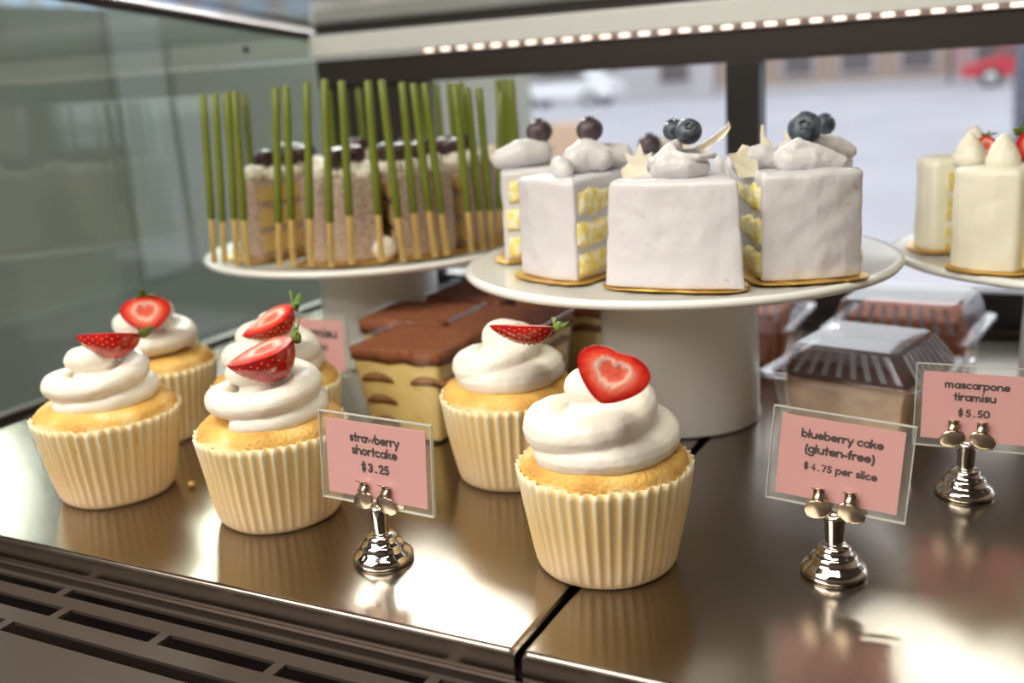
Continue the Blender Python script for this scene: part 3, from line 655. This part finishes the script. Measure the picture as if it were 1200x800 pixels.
# ================================================================== cakes with green sticks (left stand)
STK = [[-0.497, 0.5205, -0.492, 0.5252, 0.2014], [-0.4889, 0.5217, -0.4833, 0.527, 0.2015], [-0.4749, 0.5177, -0.4693, 0.5228, 0.2021], [-0.4671, 0.5189, -0.4628, 0.5228, 0.2023], [-0.4384, 0.5174, -0.4305, 0.5241, 0.2028], [-0.4284, 0.5189, -0.4222, 0.524, 0.2034], [-0.4155, 0.521, -0.4082, 0.5268, 0.2047], [-0.399, 0.5207, -0.3931, 0.5252, 0.206], [-0.3903, 0.5308, -0.3866, 0.5335, 0.2044], [-0.3748, 0.542, -0.3735, 0.5429, 0.2035], [-0.3616, 0.547, -0.3648, 0.5449, 0.2035], [-0.3567, 0.5568, -0.3574, 0.5563, 0.2012], [-0.3482, 0.5641, -0.3525, 0.5614, 0.2003], [-0.3432, 0.5711, -0.3484, 0.5679, 0.1999], [-0.3302, 0.5823, -0.3335, 0.5804, 0.1982], [-0.3273, 0.5924, -0.3306, 0.5905, 0.1956], [-0.3239, 0.5994, -0.3261, 0.5982, 0.1946], [-0.3229, 0.6062, -0.3162, 0.6097, 0.1915]]
LC = Vector((-.44, .63))
def stick_cake(angs, sticks, label, seed, r_out=.098, r_in=.022, hh=.056, half=.34):
    a = angs; z0 = LZ + .0002; cen = LC + Vector((math.cos(a), math.sin(a))) * (r_out + r_in) / 2; o = Vector((cen.x, cen.y, z0))
    t = thing('stick_cake_slice', label, 'cake slice', o, group='nut cream cake slices fenced by green sticks')
    def P(r, b): return (LC.x + r * math.cos(a + b) - o.x, LC.y + r * math.sin(a + b) - o.y)
    pts = [P(r_in, -half), P(r_out, -half), P(r_out * 1.01, -half / 2), P(r_out * 1.015, 0), P(r_out * 1.01, half / 2), P(r_out, half), P(r_in, half)]
    bp = [P(r_in, -half * 1.1), P(r_out + .006, -half * 1.1), P(r_out + .008, 0), P(r_out + .006, half * 1.1), P(r_in, half * 1.1)]
    board(t, Vector((0, 0, 0)), bp, 0, grow=.003, seed=seed)
    prism('nut_cream', pts, .0013, hh, 'nut_cream', t, rt=.003, step=.004, namp=.0007, nf=120, seed=seed, rc=.003, dz=.005)
    for si in (-1, 1):
        for z1, z2 in ((.006, .018), (.023, .035), (.040, .050)):
            q0, q1 = P(r_in * 1.2, half * si * 1.01), P(r_out * .965, half * si * 1.0); e = Vector((-math.sin(a + half * si), math.cos(a + half * si))) * .0012 * si
            v = [(q0[0] - e.x, q0[1] - e.y, z1), (q1[0] - e.x, q1[1] - e.y, z1), (q1[0] - e.x, q1[1] - e.y, z2), (q0[0] - e.x, q0[1] - e.y, z2)]; v += [(x + 2 * e.x, y + 2 * e.y, z) for x, y, z in v]
            mk('sponge_layer', v, [(0, 1, 2, 3), (7, 6, 5, 4), (0, 4, 5, 1), (1, 5, 6, 2), (2, 6, 7, 3), (3, 7, 4, 0)], 'tan_sponge', t)
    rnd = random.Random(seed); parts = []
    for i in range(30):
        u = rnd.uniform(.15, 1); b = rnd.uniform(-half, half) * .85; q = P(r_in + (r_out - r_in) * u * .94, b); parts.append(sph_vf((q[0], q[1], hh + rnd.uniform(0, .004)), rnd.uniform(.004, .007), (1, 1, .8), 10, 8))
    blob('whipped_top', parts, 'whip', t, .0013, 2, .0008, 260, seed)
    for i in range(3):
        q = P(r_in + (r_out - r_in) * (.35 + .18 * i), rnd.uniform(-.5, .5) * half); v, f = joined([sph_vf((q[0], q[1], hh + .011), .0085, (1, .9, .8), 7, 5)]); mk('chocolate_piece', v, f, 'chocolate', t)
    for bx, by, tx, ty, tz in sticks:
        B = Vector((bx - o.x, by - o.y, .0014)); T_ = Vector((tx - o.x, ty - o.y, tz - z0)); D = T_ - B; fb = .26
        jig = rnd.uniform(-.02, .02)
        v, f = tube_vf([B, B + D * .5, B + D * .985], .0021, 10); s_ = mk('biscuit_stick', v, f, 'stick', t, True)
        v, f = tube_vf([B + D * (fb + jig), B + D * (fb + jig + .004), B + D * .5, B + D * .8, B + D * .99, B + D], [.0023, .0027, .0027, .0026, .0026, .0015], 10); mk('green_coating', v, f, 'matcha', s_, True)
    return t
stick_cake(math.radians(-121), STK[0:4], 'leftmost stick cake slice, four sticks close together', 11, half=.23)
stick_cake(math.radians(-68), STK[4:9], 'second stick cake slice from the left with five green sticks', 12, half=.27)
stick_cake(math.radians(-34), STK[9:14], 'third stick cake slice from the left with five leaning green sticks', 13, half=.23)
stick_cake(math.radians(-2), STK[14:18], 'rightmost stick cake slice beside the blueberry cake', 14, half=.22)
def ring_sticks(a0, n, d):
    out = []
    for i in range(n):
        a = math.radians(a0 + i * d); out.append([LC.x + .112 * math.cos(a), LC.y + .112 * math.sin(a), LC.x + .109 * math.cos(a), LC.y + .109 * math.sin(a), .199])
    return out
stick_cake(math.radians(45), ring_sticks(33, 4, 6.5), 'rear stick cake slice at the right back of the stand', 15, half=.22)
stick_cake(math.radians(90), ring_sticks(78, 4, 6.5), 'rear stick cake slice in the middle back of the stand', 16, half=.22)
stick_cake(math.radians(135), ring_sticks(126, 3, 6.5), 'rear stick cake slice at the left back of the stand', 17, half=.22)
stick_cake(math.radians(187), ring_sticks(180, 3, 6.5), 'rear stick cake slice at the left end of the stand', 18, half=.22)
setp(mk('cake_petit', *joined([sph_vf((0, 0, .008), .009, (1, 1, .9), 16, 10)]), 'whip', None, True, loc=(-.3815, .556, LZ + .0002)), 'small white cream ball between the second and third stick cakes', 'cream ball')

# ================================================================== layer cake (right stand)
def layer_cake(P1, P2, ap, label, seed, dol, hh=.055):
    z0 = RZ + .0002; o = Vector(((P1[0] + P2[0]) / 2, (P1[1] + P2[1]) / 2, z0)); t = thing('cream_layer_cake_slice', label, 'cake slice', o, group='cream layer cake slices on the right stand')
    mc = Vector(((P1[0] + P2[0]) / 2, (P1[1] + P2[1]) / 2)); out = (mc - Vector(ap)).normalized(); bc = mc + out * .006
    board(t, o, [P1, tuple(bc), P2, ap], 0, seed=seed, grow=.004)
    d = (Vector(P2) - Vector(P1)).normalized() * .003
    prism('icing', to_local(o, [P1, tuple((Vector(P1) + mc) / 2 + out * .0045), tuple(bc), tuple((Vector(P2) + mc) / 2 + out * .0045), P2, (ap[0] + d.x, ap[1] + d.y), (ap[0] - d.x, ap[1] - d.y)]), .0013, hh, 'pale_icing', t, rt=.004, step=.003, namp=.0009, nf=70, seed=seed, rc=.005, dz=.003)
    for si, Pc in enumerate((P1, P2)):
        A = Vector((Pc[0] - o.x, Pc[1] - o.y)); B = Vector((ap[0] - o.x, ap[1] - o.y)); Q = B - A; n_ = Vector((Q.y, -Q.x)).normalized() * .0012
        for z1, z2 in ((.003, .016), (.020, .033), (.037, .047)):
            q0 = A + Q * .09; q1 = A + Q * .95
            v = [(q.x + s * n_.x, q.y + s * n_.y, z) for s in (-1, 1) for q, z in ((q0, z1), (q1, z1), (q1, z2), (q0, z2))]
            mk('sponge_layer', v, [(0, 1, 2, 3), (7, 6, 5, 4), (0, 4, 5, 1), (1, 5, 6, 2), (2, 6, 7, 3), (3, 7, 4, 0)], 'sponge', t)
    for a, b in dol:
        parts = [sph_vf(scr((0, 0, hh), a * .001, b * .001, h * .001), r * .001, (1, 1, .8), 16, 10) for h, r in ((2, 9), (6, 7.5), (10, 5.5), (13, 3.4), (15, 2))]; blob('cream_dollop', parts, 'pale_icing', t, .001, 3, .0005, 160, seed)
    return t
layer_cake((-.0420, .5985), (-.0085, .5815), (.030, .662), 'front slice of cream layer cake at the right edge', 21, [(12.5, 8), (3, 27)])
layer_cake((-.0640, .6760), (-.0540, .6400), (.024, .674), 'left slice of cream layer cake on the right stand, half hidden', 22, [(26, 0)])
layer_cake((.0030, .5800), (.0440, .5700), (.044, .656), 'rightmost slice of cream layer cake, outside the frame edge', 23, [(0, 12)])
strawberry(Vector((-.0030, .6120, .1475)), (.5, -.8, .1), (0, .3, 1), .020, .020, .009, 'dark red strawberry half on the front slice of cream layer cake', 7, 31)
strawberry(Vector((-.0270, .6330, .1465)), (-.1, -1, .1), (0, .6, 1), .014, .012, .006, 'small strawberry piece with leaves behind the cream peaks at the right', 5, 32)

# ================================================================== tiramisu cups
def sq(w_, d_, r=.006): return [(-w_ / 2, -d_ / 2), (w_ / 2, -d_ / 2), (w_ / 2, d_ / 2), (-w_ / 2, d_ / 2)]
def finger(c, hw, hl, th, swap):
    n = 16; sec = []
    for i in range(n):
        a = 2 * PI * i / n; x = math.cos(a) * hw; z = math.sin(a) * th * (1.15 if math.sin(a) > 0 else .75) + .0022 * math.cos(x / hw * 1.5) - .001; sec.append((x, z))
    v = [((c[0] + x, c[1] + y, c[2] + z) if not swap else (c[0] + y, c[1] + x, c[2] + z)) for y in (-hl, hl) for x, z in sec]
    return v, [tuple(range(n)), tuple(range(n, 2 * n))[::-1]] + [(i, i + n, (i + 1) % n + n, (i + 1) % n) for i in range(n)]
def tiramisu(x, y, rz, label, seed, W=.062, D=.060, H=.056):
    t = thing('tiramisu_cup', label, 'dessert cup', (x, y, .0003), rz, group='tiramisu cups behind the cupcakes')
    def taper(z): return .76 + .24 * z / H
    # contents
    prism('custard', sq(W * .96, D * .96), .0012, H - .005, 'custard', t, rb=.001, rt=.001, step=.004, taper=.225, rc=.004, seed=seed)
    rnd = random.Random(seed)
    for zi, z in enumerate((.010, .0235, .037)):
        s = 1 - .225 * (1 - (z - .0012) / (H - .0062))
        for xi, xx in enumerate((-.22, .33) if zi == 2 else (-.20,)):
            c = (xx * W * s + rnd.uniform(-.002, .002), 0, z)
            v, f = finger(c, W * .19 * s, D * .48 * s + .0006, .0028, 0); ob = mk('ladyfinger', v, f, 'coffee_sponge', t, True)
        v, f = finger((0, D * .06, z + .001), D * .30 * s, W * .48 * s + .0006, .0028, 1); mk('ladyfinger', v, f, 'coffee_sponge', t, True)
    def topf(p): return -.0022 * max(0, noise.noise(Vector((p.x * 90, p.y * 90, seed)))) * 0
    N = 60; pts = densify(round_poly(sq(W * .99, D * .99), .004), .0022); n = len(pts); v = []; f = []
    for lvl in range(3):
        for i, p in enumerate(pts):
            if lvl == 0: z = H - .0075 - .0040 * noise.noise(Vector((p[0] * 60, p[1] * 60, seed))) - .001; s = .985
            elif lvl == 1: z = H - .001 + .0006 * noise.noise(Vector((p[0] * 90, p[1] * 90, seed))); s = .995
            else: z = H - .0004; s = .9
            v.append((p[0] * s, p[1] * s, z))
    for q in (.65, .35):
        for p in pts: v.append((p[0] * q, p[1] * q, H - .0006 + .0012 * noise.noise(Vector((p[0] * q * 80, p[1] * q * 80, seed + 4)))))
    for j in range(4):
        for i in range(n): f.append((j * n + i, j * n + (i + 1) % n, (j + 1) * n + (i + 1) % n, (j + 1) * n + i))
    f.append(tuple(4 * n + i for i in range(n))); f.append(tuple(range(n))[::-1]); mk('cocoa_layer', v, f, 'cocoa', t, True)
    # clear cup
    pts = densify(round_poly(sq(W, D), .005), .01); n = len(pts); v = []; f = []
    for z, g in ((0, -.001), (0, .0), (.0015, .0006), (H - .001, .0006), (H + .0015, .0012), (H + .0015, .0022), (H + .001, .0022)):
        pp = offset_poly(pts, -g - .0004); s = taper(min(z, H))
        for p in pp: v.append((p[0] * s, p[1] * s, z))
    for j in range(6):
        for i in range(n): f.append((j * n + i, j * n + (i + 1) % n, (j + 1) * n + (i + 1) % n, (j + 1) * n + i))
    f.append(tuple(range(n))[::-1]); mk('clear_cup', v, f, 'clear_plastic', t)
tiramisu(-.3180, .4910, .0, 'tiramisu cup nearest to the front, above the strawberry shortcake card', 31)
tiramisu(-.3580, .5560, .06, 'second tiramisu cup, directly behind the nearest one', 32, H=.055)
tiramisu(-.2900, .5560, .0, 'tiramisu cup behind the flat strawberry of the rear cupcake', 33, H=.055)
tiramisu(-.3480, .6240, .0, 'rearmost tiramisu cup under the rim of the middle stand', 34, H=.056)
tiramisu(-.2790, .6270, .0, 'tiramisu cup at the rear right, near the pedestal', 35, H=.055)

# ================================================================== clamshell boxes
def clamshell(x, y, rz, label, seed, W=.092, D=.080, zf=.028, zt_=.046, lw=.056, ld=.058, cake='brownie', low='tan_cake'):
    t = thing('clamshell_box', label, 'cake box', (x, y, .0003), rz, group='clear clamshell boxes of cake')
    pts0 = densify(round_poly(sq(1, 1), .09, 6), .012); n = len(pts0)
    def shell(levels, name, m, top):
        v = []; f = []
        for w_, d_, z, rib in levels:
            for i, p in enumerate(pts0):
                side_x = abs(p[0]) > abs(p[1]); u = p[1] * d_ if side_x else p[0] * w_
                k_ = rib * (1 if math.sin(u / .0075 * 2 * PI) > 0 else -1) if abs(u) < (d_ if side_x else w_) * .44 else 0
                a, b = p[0] * w_, p[1] * d_; r = math.hypot(a, b) or 1
                if side_x: a += math.copysign(k_, a)
                else: b += math.copysign(k_, b)
                v.append((a, b, z))
        for j in range(len(levels) - 1):
            for i in range(n): f.append((j * n + i, j * n + (i + 1) % n, (j + 1) * n + (i + 1) % n, (j + 1) * n + i))
        f.append(tuple((len(levels) - 1) * n + i for i in range(n)) if top else tuple(range(n))[::-1])
        return mk(name, v, f, m, t)
    shell([(W * .76, D * .76, .0004, 0), (W * .79, D * .79, .002, .0012), (W * .86, D * .86, zf - .005, .0012), (W * .90, D * .90, zf - .001, 0), (W * 1.02, D * 1.02, zf - .001, 0), (W * 1.03, D * 1.03, zf - .003, 0)], 'base_tray', 'ribbed_plastic', False)
    shell([(W * 1.03, D * 1.03, zf - .0004, 0), (W * 1.02, D * 1.02, zf + .0014, 0), (W * .90, D * .90, zf + .0012, 0), (W * .86, D * .86, zf + .0030, .0014), (lw * 1.06, ld * 1.06, zt_ - .002, .0014), (lw, ld, zt_, 0)], 'hinged_lid', 'ribbed_plastic', True)
    for k_ in range(9):
        u = -.36 + .09 * k_
        for sgn, ax in ((-1, 0), (1, 1)):
            b0, b1 = (D * .43 + .0012, ld * .53 + .0012) if ax == 0 else (W * .43 + .0012, lw * .53 + .0012); w0, w1 = (W, lw * 1.18) if ax == 0 else (D, ld * 1.18); v = []
            for z, bb, ww in ((zf + .0032, b0, w0), (zt_ - .0016, b1, w1)):
                for e in (-.0016, .0016):
                    for dd in (0, .0007):
                        p_ = (u * ww + e, sgn * (bb + dd)); v.append((p_[0], p_[1], z) if ax == 0 else (p_[1], p_[0], z))
            mk('rib', v, [(0, 2, 3, 1), (4, 5, 7, 6), (0, 1, 5, 4), (2, 6, 7, 3), (1, 3, 7, 5), (0, 4, 6, 2)], 'rib_glare_plastic', t)
    prism('cake', sq(W * .78, D * .78), .0022, zf - .002, low, t, taper=.07, rc=.006, namp=.0008, nf=90, seed=seed)
    prism('cake_topping', sq(W * .76, D * .76), zf - .0018, zf + (zt_ - zf) * .45, cake, t, rt=.004, rc=.006, namp=.001, nf=90, seed=seed + 1)
clamshell(-.0830, .5890, -.22, 'clear clamshell box of cake directly behind the blueberry cake price card', 41)
clamshell(-.0700, .6910, -.12, 'clear clamshell box with orange brown cake behind the front box', 42, zt_=.050, zf=.030, cake='caramel_cake', low='caramel_cake', lw=.066, ld=.060)
clamshell(-.1800, .6950, .0, 'clear clamshell box behind the middle pedestal, its orange cake showing beside it', 43, zt_=.047, zf=.030, cake='caramel_cake', low='caramel_cake', W=.086, lw=.074)

# ================================================================== price cards
def arc(cx, cy, rx, ry, a0, a1, n=14): return [(cx + rx * math.cos(math.radians(a0 + (a1 - a0) * i / n)), cy + ry * math.sin(math.radians(a0 + (a1 - a0) * i / n))) for i in range(n + 1)]
O_ = arc(.5, .5, .40, .38, 0, 360, 24)
G = {'a': (1.12, [O_, [(.9, .88), (.9, .1)]]), 'b': (1.12, [O_, [(.1, 1.4), (.1, .16)]]), 'c': (1.0, [arc(.5, .5, .40, .38, 50, 310)]),
 'e': (1.08, [arc(.5, .5, .40, .38, 0, 315), [(.12, .5), (.9, .5)]]), 'f': (.72, [[(.3, .1), (.3, 1.1)], arc(.55, 1.1, .25, .3, 180, 90), [(.08, .85), (.6, .85)]]),
 'g': (1.12, [O_, [(.9, .88), (.9, -.1)], arc(.5, -.1, .4, .32, 0, -140)]), 'h': (1.12, [[(.1, 1.4), (.1, .1)], arc(.5, .5, .4, .38, 180, 0), [(.9, .5), (.9, .1)]]),
 'i': (.38, [[(.12, .88), (.12, .1)], [(.12, 1.28), (.12, 1.32)]]), 'k': (1.0, [[(.1, 1.4), (.1, .1)], [(.15, .42), (.72, .86)], [(.38, .58), (.8, .1)]]), 'l': (.38, [[(.12, 1.4), (.12, .1)]]),
 'm': (1.6, [[(.1, .88), (.1, .1)], arc(.4, .55, .3, .33, 180, 0), [(.7, .55), (.7, .1)], arc(1.0, .55, .3, .33, 180, 0), [(1.3, .55), (1.3, .1)]]),
 'n': (1.12, [[(.1, .88), (.1, .1)], arc(.5, .5, .4, .38, 180, 0), [(.9, .5), (.9, .1)]]), 'o': (1.12, [O_]), 'p': (1.12, [O_, [(.1, .88), (.1, -.4)]]),
 'r': (.75, [[(.1, .88), (.1, .1)], arc(.5, .48, .4, .4, 180, 75)]), 's': (.86, [arc(.40, .69, .27, .20, 30, 270, 12), arc(.40, .31, .27, .19, 90, -150, 12)]),
 't': (.72, [[(.3, 1.3), (.3, .1)], [(.05, .85), (.58, .85)]]), 'u': (1.12, [[(.1, .88), (.1, .5)], arc(.5, .5, .4, .38, 180, 360), [(.9, .88), (.9, .1)]]),
 'w': (1.5, [[(.08, .88), (.4, .14), (.7, .82), (1.0, .14), (1.32, .88)]]), 'y': (1.05, [[(.1, .88), (.5, .14)], [(.9, .88), (.34, -.42)]]),
 '(': (.5, [arc(.6, .5, .45, .95, 125, 235)]), ')': (.5, [arc(-.1, .5, .45, .95, 55, -55)]), '-': (.62, [[(.1, .45), (.5, .45)]]), '.': (.5, [[(.2, .1), (.22, .1)]]), ' ': (.55, []), '_': (.22, []),
 '$': (1.0, [arc(.42, .86, .28, .22, 30, 270, 12), arc(.42, .42, .28, .22, 90, -150, 12), [(.42, 1.38), (.42, -.08)]]),
 '0': (1.1, [arc(.48, .64, .40, .54, 0, 360, 24)]), '2': (.95, [arc(.4, .88, .3, .30, 160, -35), [(.65, .7), (.12, .1), (.74, .1)]]),
 '3': (.95, [arc(.38, .90, .27, .27, 150, -90), arc(.38, .37, .30, .27, 90, -150)]), '4': (1.0, [[(.6, .1), (.6, 1.18), (.08, .42), (.82, .42)]]),
 '5': (.95, [[(.68, 1.18), (.22, 1.18), (.18, .68)], arc(.38, .42, .32, .32, 120, -140)]), '7': (.95, [[(.08, 1.18), (.74, 1.18), (.3, .1)]])}
def lettering(parent, lines, th, holder_h):
    """lines: (text, centre x, baseline y, width, stroke) in metres on the card plane (x right, z up)"""
    for text, cx_, by, width, st in lines:
        x = 0; V = []; F = []
        for ch in text:
            adv, strokes = G[ch]
            for s in strokes:
                s = [(p[0] + x, p[1]) for p in s]; closed = math.dist(s[0], s[-1]) < .01; n = len(s); b = len(V)
                for i in range(n):
                    p = s[i]; a = s[i - 1] if i > 0 else (s[-2] if closed else s[0]); q = s[i + 1] if i < n - 1 else (s[1] if closed else s[-1])
                    d = Vector((q[0] - a[0], q[1] - a[1])); d = d.normalized() if d.length > 0 else Vector((1, 0))
                    V += [(p[0] - d.y * st, p[1] + d.x * st), (p[0] + d.y * st, p[1] - d.x * st)]
                for i in range(n - 1): F.append((b + 2 * i, b + 2 * i + 1, b + 2 * i + 3, b + 2 * i + 2))
                if not closed:
                    for e in (s[0], s[-1]):
                        b = len(V); V += [(e[0] + st * math.cos(2 * PI * q / 10), e[1] + st * math.sin(2 * PI * q / 10)) for q in range(10)]; F.append(tuple(range(b, b + 10)))
            x += adv
        k_ = width / x
        v = [(cx_ + (p[0] - x / 2) * k_, -th, by + p[1] * k_) for p in V]; mk('lettering', v, F, 'ink', parent)
def price_card(c, yaw, tilt, roll, W, H, lines, label, clipx, clipy, hlabel, sw=.0532, sh=.0388, holder=True):
    t = thing('price_card', label, 'price card', c); cy, sy = math.cos(yaw), math.sin(yaw)
    u = Vector((cy, sy, 0)); bk = Vector((-sy, cy, 0)); v = Vector((0, 0, math.cos(tilt))) + bk * math.sin(tilt)
    u2 = u * math.cos(roll) + v * math.sin(roll); v2 = v * math.cos(roll) - u * math.sin(roll); n_ = v2.cross(u2) * 1.0
    # columns: x=u2, y = z cross x, z=v2
    yv = v2.cross(u2); t.rotation_mode = 'QUATERNION'; t.rotation_quaternion = Matrix((u2, yv, v2)).transposed().to_quaternion()
    cd_ = box('pink_paper', -W / 2, W / 2, -.0002, .0002, -H / 2, H / 2, 'pink_paper', t)
    sl = box('plastic_sleeve', -sw / 2, sw / 2, -.0008, .0008, -sh / 2, sh / 2, 'sleeve', t, label='clear plastic sleeve')
    e = .0002; ev, ef = joined([box_vf(-sw / 2 - e, sw / 2 + e, -.0009, .0009, z - e, z + e) for z in (-sh / 2, sh / 2)] + [box_vf(x - e, x + e, -.0009, .0009, -sh / 2, sh / 2) for x in (-sw / 2, sw / 2)])
    mk('sleeve_edge', ev, ef, 'sleeve_edge', sl)
    lettering(t, lines, .00035, 0)
    if not holder: return
    # chrome holder
    h = thing('card_holder', hlabel, 'card holder', (clipx, clipy, .0002), yaw, group='chrome card holders')
    lathe('base', [(.0128, 0), (.0132, .0010), (.0130, .0026), (.0118, .0040), (.0102, .0052), (.0094, .0062), (.0093, .0075), (.0082, .0086), (.0070, .0092), (.0066, .0105), (.0062, .0118), (.0045, .0124)], 'chrome', h, 64)
    lathe('stem', [(.0034, .0122), (.0036, .0135), (.0037, .0150), (.0042, .0235), (.0042, .0245), (.0030, .0252)], 'chrome', h, 40)
    hz = .0236
    def clip(sgn, yoff, nm, lab=None):
        # ribbon: wide wing disc then narrow tab curling over the card
        sg = -1 if yoff < 0 else 1
        v, f = sph_vf((0, 0, 0), 1, (.0058, .0007, .0040), 24, 10); ang = -.38
        v = [(sgn * (.0064 + x * math.cos(ang) - z * math.sin(ang)), yoff + sg * (.0012 - .08 * abs(x)) + y, hz + .0036 - (x * math.sin(ang) + z * math.cos(ang)) * -1) for x, y, z in v]
        path = [(.0, .0030), (.0004, .0065), (.0016, .0082), (.0018, .0096), (.0002, .0110), (-.0002, .0122), (.0008, .0136), (.0024, .0144)]
        b = len(v)
        for q, (yy, zz) in enumerate(path):
            hw = .0028 if q < 2 else .0022 + .0004 * (q > 5)
            for e in (-1, 0, 1): v.append((sgn * .0060 + e * hw, yoff + sg * yy * (1 if sg < 0 else .6), hz + zz * .88))
            for e in (1, 0, -1): v.append((sgn * .0060 + e * hw, yoff + sg * yy * (1 if sg < 0 else .6) + .0005, hz + zz * .88 + .0002))
        n6 = len(path)
        for q in range(n6 - 1):
            for e in range(6): f.append((b + q * 6 + e, b + q * 6 + (e + 1) % 6, b + (q + 1) * 6 + (e + 1) % 6, b + (q + 1) * 6 + e))
        f.append(tuple(b + e for e in range(6))); f.append(tuple(b + (n6 - 1) * 6 + e for e in range(6)))
        mk(nm, v, f, 'nickel', h, True, label=lab)
    for sgn in (-1, 1): clip(sgn, -.0016, 'clip_arm'); clip(sgn, .0022, 'rear_clip_arm')
    vv, ff = tube_vf([(-.0052, 0, hz - .0002), (-.0022, 0, hz + .0004), (.0022, 0, hz + .0004), (.0052, 0, hz - .0002)], [.0012, .0022, .0022, .0012], 12); mk('yoke', vv, ff, 'chrome', h, True)
CH = .033
def yl(fr, xh): return CH / 2 - fr * CH - xh * .5
price_card((-.2448, .3356, .0449), -.075, .08, .006, .0535, .0335, [('strawberry', 0, yl(.215, .0030), .0268, .165), ('shortcake', -.0002, yl(.385, .0030), .0246, .165), ('$_3_._25', .0000, yl(.60, .003), .0152, .17)],
           'pink price card reading strawberry shortcake $3.25', -.2449, .3350, 'chrome card holder under the strawberry shortcake card', .0600, .0392)
price_card((-.0633, .3900, .0463), -.02, .09, -.064, .0468, .0330, [('blueberry cake', 0.0005, yl(.205, .0030), .0312, .165), ('(gluten-free)', .0, yl(.385, .003), .0266, .165), ('$_4_._75 per slice', 0.001, yl(.60, .0026), .0282, .15)],
           'pink price card reading blueberry cake (gluten-free) $4.75 per slice', -.0640, .3886, 'chrome card holder under the blueberry cake card', .0535, .0385)
price_card((-.0187, .4878, .0419), .045, .11, -.008, .0470, .0313, [('mascarpone', -.0005, yl(.20, .0028), .0272, .165), ('tiramisu', -.0012, yl(.37, .0028), .0178, .165), ('$_5_._50', -.0012, yl(.59, .0028), .0135, .16)],
           'pink price card reading mascarpone tiramisu $5.50', -.0222, .4869, 'chrome card holder under the mascarpone tiramisu card', .0530, .0385)
price_card((-.4080, .5050, .0420), .05, .06, 0, .0468, .0330, [('tiramisu', .004, yl(.30, .003), .030, .165), ('$_5_._50', .004, yl(.55, .003), .015, .16)],
           'pink card half hidden behind the cupcakes left of the tiramisu', -.4080, .5042, 'card holder hidden behind the rear cupcakes', .0532, .0388)
